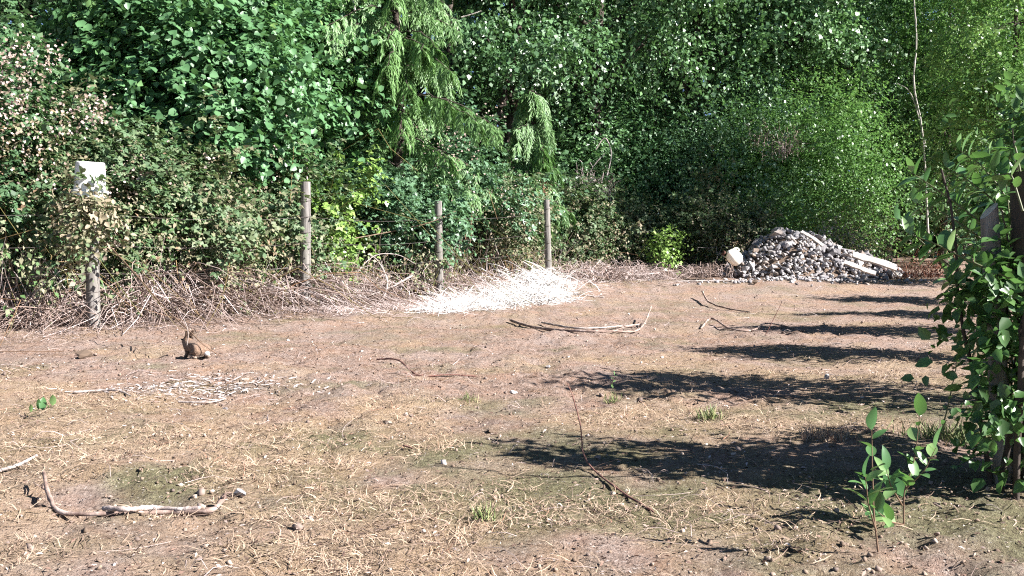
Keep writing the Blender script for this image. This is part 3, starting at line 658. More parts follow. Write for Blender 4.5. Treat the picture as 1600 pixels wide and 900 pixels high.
# bleached straw heap
b = Bag(); hs = [(690, 489, .1, 330, .04), (715, 484, .13, 420, .05), (755, 480, .16, 480, .06), (795, 474, .15, 420, .08), (835, 470, .15, 600, .12), (865, 458, .12, 620, .2), (872, 470, .12, 420, .1), (840, 450, .28, 520, .25), (800, 460, .3, 380, .08), (740, 476, .3, 300, .05)]
gx_ = np.concatenate([ground(px, py)[0] + R.normal(size=n_) * w_ for px, py, w_, n_, h_ in hs]); gy_ = np.concatenate([ground(px, py)[1] + R.normal(size=n_) * w_ * 1.1 for px, py, w_, n_, h_ in hs])
hp = np.concatenate([np.full(n_, h_) for px, py, w_, n_, h_ in hs]); nn = len(gx_)
Pz = gz(gx_, gy_) + hp * R.rand(nn)
t = np.linspace(0, 1, 4); az = R.normal(size=nn) * 1.2 + 2.4; L = .08 + .34 * R.rand(nn) ** 2
el = R.normal(size=nn) * .5 + .15
pp = np.stack([gx_[:, None] + L[:, None] * np.cos(az)[:, None] * t, gy_[:, None] + L[:, None] * np.sin(az)[:, None] * t * .8,
               Pz[:, None] + L[:, None] * (np.sin(el)[:, None] * t - .3 * t ** 2)], -1)
pp[:, :, 2] = np.maximum(pp[:, :, 2], gz(pp[:, :, 0], pp[:, :, 1]) + .01)
b.tubes(pp, (.0025 + .003 * R.rand(nn))[:, None] * (1 - .6 * t), 3)
tag(b.build('straw_heap', M['straw_white']), 'sun bleached white straw heap at the foot of the middle and far thin posts', 'straw', kind='stuff')
# bleached chips patch
b = Bag(); c0 = ground(315, 606); nn = 1500
x = c0[0] + R.normal(size=nn) * .27; y = c0[1] + R.normal(size=nn) * .22
az = R.normal(size=nn) * 1.1; A = np.stack([np.cos(az), np.sin(az), R.normal(size=nn) * .12], 1)
b.leaves(np.stack([x, y, gz(x, y) + .008], 1), A, norm(UP + .4 * rv(nn)), .01 + .045 * R.rand(nn) ** 1.5, (np.array([[-.09, 0, 0], [.09, .05, 0], [.07, 1, 0], [-.08, .93, 0]]), np.array([[0, 1, 2, 3]])), R.rand(nn))
tag(b.build('wood_chips', M['chips']), 'patch of bleached wood chips on the soil in front of the rabbit', 'wood chips', kind='stuff')

# ------------------------------------------------------------------ posts and wire
def post(px, top, bot, d, rad, label, tilt=0., mat='post', base_d=None, ties=(.3, .45, .6, .75, .9), group='wooden fence posts', slant=.0, name='fence_post'):
    B = at(bot[0], bot[1], d); T = at(top[0], top[1], d)
    B[2] = float(gz(B[0], B[1])) - .05
    o = empty(name, B, label, 'fence post', group)
    H = np.linalg.norm(T - B); ax = (T - B) / H
    n, k = 18, 12
    bm = bmesh.new(); rings = []
    q = Vector((0, 0, 1)).rotation_difference(Vector(ax))
    kn = [R.rand() * 6.28, R.rand() * 6.28]
    for j in range(k + 1):
        f = j / k; ring = []
        for i in range(n):
            a = i * 2 * math.pi / n
            r = rad * (1.06 - .1 * f) * (1 + .035 * math.sin(3 * a + kn[0]) + .025 * math.sin(5 * a + f * 2 + kn[1]) + .012 * R.normal())
            if j == k: r *= .93
            zz = H * (f if j < k else 1.0) + (slant * r * math.cos(a) if j >= k - 1 else 0) - (.012 if j == k - 1 else 0)
            ring.append(bm.verts.new(q @ Vector((r * math.cos(a), r * math.sin(a), zz))))
        rings.append(ring)
    for j in range(k):
        for i in range(n): bm.faces.new((rings[j][i], rings[j][(i + 1) % n], rings[j + 1][(i + 1) % n], rings[j + 1][i])).smooth = True
    bmesh.ops.recalc_face_normals(bm, faces=bm.faces)
    me = bpy.data.meshes.new('shaft'); bm.to_mesh(me)
    s = link('shaft', me, M[mat]); s.parent = o
    # end grain disc with cracks: slightly domed
    bm2 = bmesh.new(); cv = bm2.verts.new(q @ Vector((0, 0, H + .002)))
    rr = [bm2.verts.new(v.co * 1.0 + Vector(ax) * .001) for v in rings[-1]]
    for i in range(n): bm2.faces.new((cv, rr[i], rr[(i + 1) % n]))
    me2 = bpy.data.meshes.new('end_grain'); bm2.to_mesh(me2); e = link('end_grain', me2, M['post_end'] if mat == 'post' else M[mat]); e.parent = o
    bm.free(); bm2.free()
    for f in ties:
        th = np.linspace(0, 2 * math.pi, 19)
        c = ax * H * f
        ring = np.stack([rad * 1.07 * np.cos(th), rad * 1.07 * np.sin(th), .01 * np.sin(th)], 1) + c
        b = Bag(); b.tubes(ring[None], np.full((1, 19), .0035), 5)
        w_ = b.build('wire_tie', M['wire']); w_.parent = o
    return B, ax, H
posts = [
    post(0, (141, 262), (147, 515), 9.5, .062, 'weathered post carrying the white bucket at the left', ties=(.25, .45, .6)),
    post(0, (478, 284), (477, 487), 11.7, .062, 'thick grey post, tallest one standing clear at centre left', ties=(.22, .38, .5, .62, .74, .86)),
    post(0, (685, 314), (687, 470), 13.6, .055, 'grey post standing in the edge of the white straw heap', ties=(.2, .35, .5, .62, .74, .86)),
    post(0, (854, 312), (858, 435), 15.4, .05, 'thin far post beside the small cedar and the straw heap', ties=(.3, .5, .7, .9)),
    post(0, (941, 328), (953, 410), 18.6, .055, 'leaning broken post stub half hidden in brambles', ties=(.5, .8), slant=.6),
]
post(0, (1545, 330), (1572, 720), 3.55, .034, 'leaning pale topped post wrapped in shrub leaves at the right', ties=(.4, .7), slant=.9)
post(0, (1604, 268), (1620, 780), 3.5, .06, 'dark brown post cut off by the right edge of the photo', mat='post_dark', ties=(.3,), name='fence_post')
wf = empty('wire_fence', (posts[0][0][0], posts[0][0][1], 0), 'thin sagging wire strands strung between the left hand fence posts', 'wire fence')
for f in (.22, .42, .62, .84):
    pts = []
    P0 = posts[0][0] + np.array([-2.2, -1.4, .05])
    ends = [P0 + np.array([0, 0, 1.4 * f])] + [B + ax * (1.4 * f) for B, ax, H in posts[:4]]
    for a, c in zip(ends[:-1], ends[1:]):
        for t in np.linspace(0, 1, 12, endpoint=False):
            p = a * (1 - t) + c * t; p = p + np.array([.055, -.033, -.05 * 4 * t * (1 - t)]); pts.append(p)
    pts.append(ends[-1]); b = Bag(); b.tubes(np.array(pts)[None], np.full((1, len(pts)), .002), 5)
    b.build('wire_strand', M['wire'], wf)

# ------------------------------------------------------------------ white bucket on the first post
mw, n, b_ = new_mat('white_plastic')
c = mixc(n, ramp(n, [(.45, (0, 0, 0)), (.7, (1, 1, 1))], noise(n, 9, 6)).outputs[0], (.82, .81, .8), (.5, .47, .42))
n.links.new(c, b_.inputs['Base Color']); b_.inputs['Roughness'].default_value = .45
M['white'] = mw
mk, n, b_ = new_mat('cream_plastic')
c = mixc(n, ramp(n, [(.5, (0, 0, 0)), (.75, (1, 1, 1))], noise(n, 8, 5)).outputs[0], (.85, .8, .7), (.6, .48, .34))
n.links.new(c, b_.inputs['Base Color']); b_.inputs['Roughness'].default_value = .5
M['cream'] = mk
def lathe(profile, n=28, squash=1., jitter=0.):
    bm = bmesh.new(); rings = []
    for (r, z) in profile:
        rings.append([bm.verts.new((r * math.cos(i * 2 * math.pi / n), squash * r * math.sin(i * 2 * math.pi / n), z + random.gauss(0, jitter))) for i in range(n)])
    for a, c in zip(rings[:-1], rings[1:]):
        for i in range(n): bm.faces.new((a[i], a[(i + 1) % n], c[(i + 1) % n], c[i])).smooth = True
    if profile[0][0] > .001: pass
    bm.faces.new(rings[-1]) if profile[-1][0] > .001 else None
    bmesh.ops.remove_doubles(bm, verts=bm.verts, dist=1e-5)
    bmesh.ops.recalc_face_normals(bm, faces=bm.faces)
    me = bpy.data.meshes.new('turned'); bm.to_mesh(me); bm.free(); return me
BT = at(140, 308, 9.35)
bk_ = empty('bucket', BT, 'white plastic bucket turned upside down over the leftmost post among bramble leaves', 'bucket')
body = lathe([(.150, .0), (.152, .02), (.149, .04), (.146, .045), (.14, .2), (.132, .325), (.126, .338), (.118, .34), (.112, .332), (.02, .331), (.001, .331)])
o = link('body', body, M['white']); o.parent = bk_
rim = lathe([(.150, .0), (.160, .002), (.162, .012), (.154, .016), (.154, .05), (.162, .054), (.161, .066), (.149, .068)])
o = link('rim', rim, M['white']); o.parent = bk_
th = np.linspace(0, math.pi, 16); b = Bag()
b.tubes(np.stack([.165 * np.cos(th), -.165 * np.sin(th) * .55 - .05, .05 - .16 * np.sin(th)], 1)[None], np.full((1, 16), .003), 5)
o = b.build('handle', M['wire']); o.parent = bk_
for sx in (-1, 1):
    o = link('handle_lug', lathe([(.0005, -.012), (.018, -.012), (.02, 0), (.018, .012), (.0005, .012)], 12), M['white']); o.parent = bk_
    o.location = (.156 * sx, 0, .05); o.rotation_euler = (0, math.pi / 2, 0)
bk_.rotation_euler = (math.radians(4), math.radians(3), .3)
# leaves growing over the bucket
b = Bag(); clump_leaves(b, BT + np.array([-.03, -.2, .12]), (.15, .05, .1), 6, 9, 4, .07, LEAF6, .25, .4, .16, True, .1)
clump_leaves(b, BT + np.array([.02, -.12, -.16]), (.26, .12, .17), 20, 230, 5, .055, LEAF6, .25, .4, .16, False, .45)
clump_leaves(b, BT + np.array([.06, -.12, -.45]), (.3, .12, .2), 14, 110, 5, .055, LEAF6, .25, .4, .16, False, .3)
o_ = tag(b.build('bramble_shoot', M['mix']), 'leafy bramble shoots hanging in front of the white bucket', 'plant', kind='stuff')

# ------------------------------------------------------------------ rock pile
pc = at(1262, 440, 16.6); PX, PY = pc[0], 17.1
rp = empty('rock_pile', (PX, PY, float(gz(PX, PY))), 'large pile of grey broken rocks at the back of the clearing', 'rock pile')
def pile_h(x, y):
    u = (x - PX); v = (y - PY) / 1.05
    l = np.where(u < -.25, (u + .25) / 1.25, (u + .25) / 2.25)
    r = np.sqrt(l ** 2 + v ** 2)
    return .86 * np.clip(1 - r ** 1.15, 0, 1) * (1 + .3 * (vnoise(x * 3, y * 3, 55) - .5)) + .0
bmx = np.linspace(PX - 1.7, PX + 2.1, 60); bmy = np.linspace(PY - 1.15, PY + 1.15, 40)
XX, YY = np.meshgrid(bmx, bmy); ii = np.arange(XX.size).reshape(XX.shape)
FF = np.stack([ii[:-1, :-1], ii[:-1, 1:], ii[1:, 1:], ii[1:, :-1]], -1).reshape(-1, 4)
ZZ = gz(XX, YY) + pile_h(XX, YY) - .06
quads('rubble_core', np.stack([XX.ravel(), YY.ravel(), ZZ.ravel()], 1), FF, M['clod'], rp, np.full(len(FF), .15))
meshes = []
for i, (tv, tf) in enumerate(ROCKS):
    me = bpy.data.meshes.new('rock'); me.from_pydata(tv.tolist(), [], tf.tolist()); me.materials.append(M['rock']); meshes.append(me)
def pile_pts(n, lo, hi, power=2.):
    out = []
    while len(out) < n:
        x = PX - 1.6 + 3.7 * R.rand(); y = PY - 1.1 + 2.2 * R.rand(); h = float(pile_h(np.array(x), np.array(y)))
        if h > .01: out.append((x, y, float(gz(x, y)) + h, lo + (hi - lo) * R.rand() ** power))
    return np.array(out)
Q = pile_pts(300, .075, .25, 3.5)
for (x, y, z, s) in Q:
    if y > PY + .35 and R.rand() < .7: y = PY - (y - PY); z = float(gz(x, y) + pile_h(np.array(x), np.array(y)))
    o = link('rock', meshes[R.randint(len(meshes))], None, rp)
    o.matrix_parent_inverse = Matrix.Identity(4)
    o.location = (x - PX, y - PY, z - rp.location.z + .01); o.scale = (s * (1 + .4 * R.rand()), s, s * (.7 + .4 * R.rand()))
    o.rotation_euler = (R.normal() * .5, R.normal() * .5, R.rand() * 6.28)
Q = pile_pts(1900, .035, .12, 1.5)
o = lumps('small_rocks', Q[:, :3] + [0, 0, .0], Q[:, 3], M['rock'], rp); o['kind'] = 'stuff'
Q = np.stack([PX - .3 + 1.0 * R.normal(size=380), PY - 1.05 - np.abs(R.normal(size=380)) * .28, np.zeros(380)], 1); Q[:, 2] = gz(Q[:, 0], Q[:, 1]) + .01
o = lumps('spilled_rocks', Q, .03 + .08 * R.rand(380) ** 2, M['rock'], rp); o['kind'] = 'stuff'
# loose rocks left of the pile
LR = [(1078, 425, .17, 'pale rock lying at the end of the dead brush left of the white jug'), (1105, 430, .13, 'small pale rock just left of the pile foot'), (1062, 428, .12, 'small grey rock farthest left of the rock pile'),
      (856, 574, .05, 'small round white stone beside the left tip of the big shadow'), (803, 615, .055, 'small pale stone left of the shadow tip at mid ground'), (1290, 592, .07, 'pale stone in the straw between two shadow bands at right'),
      (352, 640, .04, 'small pinkish stone just below the wood chip patch'), (605, 662, .05, 'small white stone alone in the middle foreground'), (375, 775, .06, 'pale stone right of the foreground branch tip'),
      (130, 560, .14, 'rough dark stone in front of the bucket post foot'), (765, 676, .05, 'dark little stone in the mid foreground'), (1145, 432, .2, 'dark mossy rock under the white jug'), (1180, 442, .17, 'dark mossy rock at the left foot of the rock pile')]
for (px, py, s, lab) in LR:
    p = ground(px, py); me = meshes[R.randint(len(meshes))]
    if 'dark' in lab:
        me = me.copy(); me.materials.clear(); me.materials.append(M['clod'])
    o = link('rock', me, None); o.location = (p[0], p[1], p[2] + s * .18); o.scale = (s, s * .9, s * .75); o.rotation_euler = (.2, .1, R.rand() * 6)
    tag(o, lab, 'rock', 'loose rocks on the ground')
# jug
JP = at(1146, 411, 16.2)
jg = empty('jug', (JP[0], JP[1], JP[2]), 'cream white plastic jug lying at the left side of the rock pile', 'jug')
bodyj = lathe([(.001, -.15), (.09, -.15), (.118, -.135), (.125, -.09), (.125, .02), (.115, .07), (.08, .12), (.04, .15), (.032, .16), (.032, .19), (.001, .19)], 24, .85, .002)
o = link('body', bodyj, M['cream']); o.parent = jg; o.rotation_euler = (math.radians(25), math.radians(-62), math.radians(20)); o.location = (0, 0, .11)
th = np.linspace(-1.5, 1.5, 12); b = Bag(); b.tubes(np.stack([-.02 + .055 * np.sin(th), 0 * th, .2 + .055 * np.cos(th)], 1)[None], np.full((1, 12), .013), 6)
o = b.build('handle', M['cream'], None, True); o.parent = jg; o.location = (.06, 0, .0)
o = link('cap', lathe([(.001, 0), (.04, 0), (.042, .03), (.001, .032)], 16), M['rust']); o.parent = jg; o.location = (-.16, -.02, .16); o.rotation_euler = (.3, -1.1, 0)
# boards on the right flank
def board(a, c, wd, th_, lab, d):
    A_ = at(*a, d); C_ = at(*c, d - .1); L = np.linalg.norm(C_ - A_)
    bm = bmesh.new(); n = 8; prev = None
    for i in range(n + 1):
        f = i / n; wv = wd * (.5 + .06 * R.normal()); zz = .012 * math.sin(f * 5 + wd * 90)
        ring = [bm.verts.new(v) for v in ((f * L, -wv, zz), (f * L, wv, zz), (f * L, wv, zz + th_), (f * L, -wv, zz + th_))]
        if prev:
            for j in range(4): bm.faces.new((prev[j], prev[(j + 1) % 4], ring[(j + 1) % 4], ring[j]))
        else: bm.faces.new(ring)
        prev = ring
    bm.faces.new(prev); bmesh.ops.recalc_face_normals(bm, faces=bm.faces)
    me = bpy.data.meshes.new('board'); bm.to_mesh(me); bm.free()
    o = link('board', me, M['board']); o.location = tuple(A_)
    o.rotation_euler = (Vector(C_ - A_).to_track_quat('X', 'Z') @ Quaternion((1, 0, 0), math.radians(48))).to_euler()
    tag(o, lab, 'board', 'weathered boards on the rock pile')
board((1332, 398), (1400, 420), .12, .035, 'long weathered grey board lying on the right flank of the rock pile', 15.55)
board((1318, 411), (1368, 428), .08, .03, 'short grey board just below the long one on the rock pile', 15.45)
board((1376, 408), (1408, 432), .07, .03, 'narrow board sloping off the right end of the rock pile', 15.6)
board((1252, 362), (1286, 384), .06, .025, 'thin pale lath sticking out near the top right of the rock pile', 16.5)
# red dead plant right of the pile
b = Bag(); p = at(1440, 432, 16.5); x, y = p[0], p[1]; z = float(gz(x, y)); o = empty('dead_shrub', (x, y, z), 'small rust red dead shrub at the far right end of the clearing', 'shrub')
canes(b, np.array([[x, y, z]]) + R.normal(size=(8, 3)) * [.3, .2, 0], 160, .6, .004, .5, .8); b.build('stems', M['rust'], o)
b = Bag(); clump_leaves(b, (x, y, z + .22), (.38, .3, .26), 12, 120, 5, .04, KITE, .2, .3, .15); b.build('foliage', M['rust'], o)

# ------------------------------------------------------------------ branches on the ground
def gpts(L, lift=.0):
    out = []
    for q in L:
        p = ground(q[0], q[1]); p[2] += lift + (q[2] if len(q) > 2 else 0); out.append(p)
    return out
def stick(label, L, r0, r1, mat='stick', lift=.012, name='fallen_branch', side=()):
    o, Q = stem(name, label, 'branch', gpts(L, lift), r0, r1, mat)
    for (f, dx, dy, dz, r) in side:
        a = Q[int(f * 39)]; c = a + np.array([dx, dy, dz]); t = np.linspace(0, 1, 8)
        pth = a * (1 - t[:, None]) + c * t[:, None] + R.normal(size=(8, 3)) * .006
        pth[:, 2] = np.maximum(pth[:, 2], gz(pth[:, 0], pth[:, 1]) + .004)
        b = Bag(); b.tubes(pth[None], (r * (1 - .7 * t))[None], 5); s = b.build('side_twig', M[mat], o, True)
    return o
stick('crooked brown branch with a raised curled end in the left foreground', [(68, 762, .05), (78, 790, .02), (97, 806), (165, 808), (250, 806), (318, 805), (340, 800, .01), (353, 790, .03)], .007, .009, side=((.12, -.07, .05, .01, .005), (.9, .03, .02, .03, .007)))
stick('lighter barked middle stretch of the crooked foreground branch', [(160, 805, .012), (200, 806, .010), (240, 804, .013), (280, 805, .008), (315, 803, .010)], .009, .008, 'stick_pale')  # same branch as the crooked one; its lighter bark is a separate mesh
stick('short pale stick lying at the left edge of the foreground', [(0, 740), (28, 731), (58, 716)], .008, .006, 'branch_pale', side=((.5, .08, -.03, .01, .003),))
stick('thin straight stick left of the wood chip patch', [(113, 616), (160, 613), (186, 614), (205, 622)], .008, .004, 'branch_pale')
stick('pale flat stick at the lower edge of the wood chip patch', [(278, 631), (325, 632), (352, 624)], .007, .005, 'branch_pale')
stick('thin dark forked twig in the centre of the clearing', [(588, 566, .01), (622, 573, .03), (654, 588, .01), (700, 588), (745, 591)], .007, .004, 'twig', side=((.5, -.12, .02, 0, .004), (.55, -.1, -.06, 0, .003)))
stick('long dark fallen branch lying behind the big shadow', [(796, 503, .01), (840, 514), (900, 519), (960, 521), (1000, 516, .02), (1018, 498, .14)], .016, .008, 'stick', side=((.6, .3, .3, .05, .006), (.8, -.35, .1, .08, .006), (.3, .4, .2, .03, .006)))
stick('pale branch crossing the long dark fallen branch', [(845, 507, .01), (900, 516), (960, 513), (1010, 508)], .011, .006, 'branch_pale')
stick('dark arched twig right of the long fallen branch', [(1095, 515), (1112, 506, .05), (1140, 515), (1175, 518), (1200, 511, .03), (1260, 520)], .012, .006, 'stick', side=((.6, .3, -.3, .02, .005),))
stick('forked grey twig lying in the back of the clearing', [(1097, 465, .1), (1108, 478, .04), (1135, 483), (1172, 489)], .014, .008, 'stick', side=((.2, .35, .1, .1, .006),))
stick('long pale pole lying in front of the rock pile', [(1055, 441), (1110, 441), (1170, 440)], .016, .012, 'branch_pale')
stick('pale branch lying right of the straw heap', [(868, 452, .03), (900, 462), (945, 466)], .016, .008, 'branch_pale', side=((.3, .3, .3, .12, .006),))
stick('pale pole lying on the ground left of the bucket post', [(0, 508, .05), (50, 500, .05), (85, 490, .06), (120, 465, .2)], .014, .008, 'branch_pale', side=((.5, .2, .2, .1, .006),))
stick('pale stick in the litter just right of the bucket post', [(165, 508), (205, 507), (243, 501)], .012, .009, 'branch_pale')
stick('small dark twig low in the centre foreground', [(630, 700), (645, 705)], .004, .003, 'twig')
def pstem(label, L, r0, r1, mat, name='dead_cane', cat='cane', group=None):
    """L: (px, py, depth)"""
    return stem(name, label, cat, [at(*q) for q in L], r0, r1, mat, group)
pstem('long reddish bramble stem arching up out of the soil in front of the lower shadow', [(1022, 800, 3.3), (960, 760, 3.6), (915, 718, 3.95), (907, 665, 4.0), (895, 620, 4.0), (886, 598, 4.0)], .0045, .0018, 'twig')
pstem('brown cane slanting down from the bramble to the rabbit', [(172, 385, 9.0), (222, 440, 8.3), (258, 482, 7.8), (290, 512, 7.2), (320, 540, 7.0), (345, 556, 7.1)], .007, .003, 'stem_red')
pstem('thin pale stem bending up over the head of the rabbit', [(292, 540, 7.05), (294, 520, 7.05), (288, 500, 7.1), (276, 480, 7.4)], .003, .002, 'branch_pale')
pstem('thick dead branch slanting up left of the thick grey post', [(298, 452, 11.3), (335, 418, 11.3), (372, 395, 11.4), (420, 388, 11.6)], .013, .006, 'branch_pale')
pstem('long thin cane arching behind the middle post', [(540, 375, 12.8), (610, 362, 13.2), (670, 348, 13.4), (712, 330, 13.6)], .008, .005, 'stem_red')
pstem('stout pale dead branch leaning between the thick and middle posts', [(595, 478, 12.6), (605, 440, 12.7), (590, 408, 12.8), (575, 398, 12.9)], .017, .007, 'branch_pale')
pstem('pale broken branch fanning left in the brush heap', [(645, 430, 13), (612, 448, 12.8), (570, 462, 12.6), (540, 448, 12.6)], .016, .007, 'branch_pale')
pstem('arched pale cane looping over the brush heap', [(545, 470, 12.4), (556, 430, 12.4), (585, 400, 12.6), (620, 398, 12.8), (648, 412, 12.8)], .007, .005, 'branch_pale')
pstem('bent grey vine hanging from the big dark tree', [(948, 275, 18.8), (955, 240, 18.9), (945, 216, 19), (930, 235, 19)], .016, .01, 'branch_pale')
pstem('twisted grey vine at the foot of the big dark tree', [(915, 350, 18.7), (935, 300, 18.8), (922, 270, 18.9), (945, 240, 19)], .018, .01, 'branch_pale')
pstem('curled twig standing in the back clearing by the rock pile', [(1195, 525, 9), (1208, 500, 9), (1218, 480, 9.0), (1222, 470, 9)], .004, .002, 'twig')
b = Bag(); p0 = at(925, 330, 18.9); canes(b, np.array([p0, at(940, 310, 18.9), at(915, 300, 19)]), 110, .9, .007, .35, .6, 3, 6, .35 + .6 * R.rand(110))
tag(b.build('vine_tangle', M['cane']), 'bare grey vines climbing the trunk of the big dark tree', 'vines', kind='stuff')
b = Bag(); canes(b, np.array([at(1215, 250, 19.4), at(1240, 240, 19.4), at(1190, 230, 19.6)]), 90, 1.0, .006, .35, .6, 3, 6, .2 + .6 * R.rand(90))
tag(b.build('bare_stems', M['cane']), 'bare stems showing in the gap above the rock pile thicket', 'stems', kind='stuff')

# ------------------------------------------------------------------ right-hand shrub row
RG = 'shrubs in the row along the right edge'
def shrub(label, x, y, h, rad, ntw, leaf=.06, zlo=.35, seed=0, lean=0):
    z = float(gz(x, y)); o = empty('row_shrub', (x, y, z), label, 'shrub', RG)
    b = Bag(); n = 14; az = R.rand(n) * 6.28; t = np.linspace(0, 1, 9)
    sp_ = rad * (.3 + .7 * R.rand(n)); hh_ = h * (.7 + .3 * R.rand(n))
    P = np.stack([x + R.normal(size=n)[:, None] * .05 + np.cos(az)[:, None] * sp_[:, None] * t ** 1.5, y + R.normal(size=n)[:, None] * .05 + np.sin(az)[:, None] * sp_[:, None] * t ** 1.5, z - .03 + hh_[:, None] * t + 0 * az[:, None]], -1) + R.normal(size=(n, 9, 3)) * .012
    b.tubes(P, (.007 + .009 * R.rand(n))[:, None] * (1 - .7 * t), 6); b.build('stems', M['bark'], o, True)
    b = Bag(); clump_leaves(b, (x, y, z + zlo + (h - zlo) * .5), (rad, rad, (h - zlo) * .55), max(14, ntw // 22), ntw, 7, leaf, LEAF6, .17, .3, .25, False, 0, .35, .1); b.build('foliage', M['right'], o)
    return o
shrub('near leafy shrub at the right edge casting the lowest shadow', 2.7, 3.75, 1.05, .26, 220, .055)
shrub('second shrub of the right hand row casting the longest shadow', 3.2, 5.25, 1.7, .46, 800, .055)
shrub('third shrub of the right hand row from the camera', 3.95, 7.1, 1.45, .42, 700, .055)
shrub('fourth shrub of the right hand row from the camera', 4.85, 8.85, 1.5, .4, 900, .055)
shrub('fifth shrub of the right hand row from the camera', 5.85, 10.7, 1.5, .4, 800, .055)
shrub('sixth shrub of the right hand row from the camera', 6.8, 12.8, 1.5, .4, 800, .055)
shrub('farthest shrub of the right hand row near the red dead shrub', 7.9, 15.4, 1.5, .4, 700, .055)

# near shoots with large separate leaves
def leaf_mesh(shape, size):
    """curved leaf with midrib fold, 24 triangles"""
    rows = 6; V = []; F_ = []
    for i in range(rows + 1):
        f = i / rows; wv = shape * math.sin(math.pi * min(1, f * .93 + .05)) ** .8 * (1 - .15 * f); z = -.22 * f ** 2
        if i in (0, rows): wv = .004
        V += [(-wv, f, z + .13 * wv * 2), (0, f, z), (wv, f, z + .13 * wv * 2)]
    for i in range(rows):
        a = i * 3
        F_ += [(a, a + 1, a + 4, a + 3), (a + 1, a + 2, a + 5, a + 4)]
    me = bpy.data.meshes.new('leaf'); me.from_pydata([tuple(c * size for c in v) for v in V], [], F_)
    for p in me.polygons: p.use_smooth = True
    return me
LM = leaf_mat('glossy_leaf', [(0, (.05, .15, .03)), (1, (.05, .15, .03))], .33, .35, .6)
nd = LM.node_tree; oi = nd.nodes.new('ShaderNodeObjectInfo')
rp_ = ramp(nd, [(0, (.05, .13, .045)), (.5, (.11, .23, .08)), (1, (.24, .36, .14))], oi.outputs['Random'])
bs = nd.nodes['Principled BSDF']; nd.links.new(rp_.outputs[0], bs.inputs['Base Color'])
LEAVES = [leaf_mesh(.24, 1), leaf_mesh(.3, 1), leaf_mesh(.2, 1)]
for me in LEAVES: me.materials.append(LM)
def put_leaf(parent, p, A, N, s, k=None):
    A = Vector(A).normalized(); N = Vector(N); X_ = A.cross(N).normalized(); Z_ = X_.cross(A)
    o = link('leaf', LEAVES[R.randint(3) if k is None else k], None); o.parent = parent
    mt = Matrix((X_, A, Z_)).transposed().to_4x4(); mt.translation = Vector(p) - parent.location
    o.matrix_local = mt @ Matrix.Scale(s, 4)
def shoot(name, label, cat, stems, leafsize, perstem, group=None, mat='stem_green', r=.004, droop=.2, up=.4, start=.25, size_tip=.6):
    """stems: list of world polylines; leaves alternate along each"""
    o = empty(name, stems[0][0], label, cat, group)
    for pl in stems:
        P = np.array(pl, float); k = 26; tt = np.linspace(0, len(P) - 1, k); i = np.minimum(tt.astype(int), len(P) - 2); f = (tt - i)[:, None]
        Q_ = P[i] * (1 - f) + P[i + 1] * f
        for _ in range(3): Q_[1:-1] = (Q_[:-2] + Q_[1:-1] * 2 + Q_[2:]) / 4
        b = Bag(); b.tubes(Q_[None], (r * np.linspace(1, .35, k))[None], 6); b.build('stem', M[mat], o, True)
        for j in range(perstem):
            u = start + (1 - start) * (j + .5) / perstem; ix = u * (k - 1); q = Q_[int(ix)]
            T = norm(Q_[min(k - 1, int(ix) + 1)] - Q_[max(0, int(ix) - 1)]); a = j * 2.4 + R.rand() * .8
            sidev = norm(np.cross(T, [math.cos(a), math.sin(a), .3])); A = norm(T * .55 + sidev + UP * (up - droop * R.rand()))
            put_leaf(o, q, A, norm(UP * .8 + T * .3 + rv(1)[0] * .45), leafsize * (.45 + .75 * R.rand()) * (1 - (1 - size_tip) * u))
        put_leaf(o, Q_[-1], norm(Q_[-1] - Q_[-3] + UP * .1), rv(1)[0], leafsize * .7)
    return o
# two saplings in the right foreground
g1 = ground(1372, 862); g2 = ground(1412, 820)
d1, d2 = g1[1], g2[1]
shoot('sapling', 'left one of the two small leafy saplings in the right foreground', 'sapling', [[g1, at(1365, 800, d1), at(1363, 730, d1), at(1362, 672, d1)], [at(1369, 830, d1), at(1357, 790, d1 - .03), at(1352, 745, d1 - .04)]], .105, 8, mat='stem_red', r=.0033)
shoot('sapling', 'right one of the two small leafy saplings with bright upper leaves', 'sapling', [[g2, at(1412, 770, d2), at(1430, 715, d2), at(1437, 650, d2)], [at(1414, 765, d2), at(1445, 735, d2 - .04), at(1462, 700, d2 - .06)], [at(1410, 790, d2), at(1392, 760, d2 - .05), at(1385, 735, d2 - .07)], [g2, at(1390, 815, d2 - .08), at(1372, 800, d2 - .12)]], .115, 7, mat='stem_red', r=.0033)
g3 = ground(1467, 690)
shoot('weed', 'thin tall weed stem standing between the two lower shadow bands at right', 'weed', [[g3, at(1480, 640, g3[1]), at(1497, 560, g3[1]), at(1500, 470, g3[1])]], .045, 9, mat='stem_green', r=.004, start=.3)
g4 = ground(1372, 655)
shoot('weed', 'tiny upright weed behind the left sapling', 'weed', [[ground(1365, 700), at(1363, 670, ground(1365, 700)[1]), at(1366, 640, ground(1365, 700)[1])]], .04, 6, mat='stem_green', r=.002)
g5 = ground(958, 618)
shoot('weed', 'small thin weed standing in the big shadow', 'weed', [[g5, at(957, 600, g5[1]), at(960, 586, g5[1])]], .035, 5, mat='stem_green', r=.002)
g6 = ground(38, 655)
shoot('weed', 'small broad leaved green weed near the left edge of the clearing', 'weed', [[g6, at(45, 645, g6[1]), at(60, 640, g6[1])], [g6, at(62, 643, g6[1]), at(82, 634, g6[1])]], .085, 2, mat='stem_green', r=.002, start=.5)
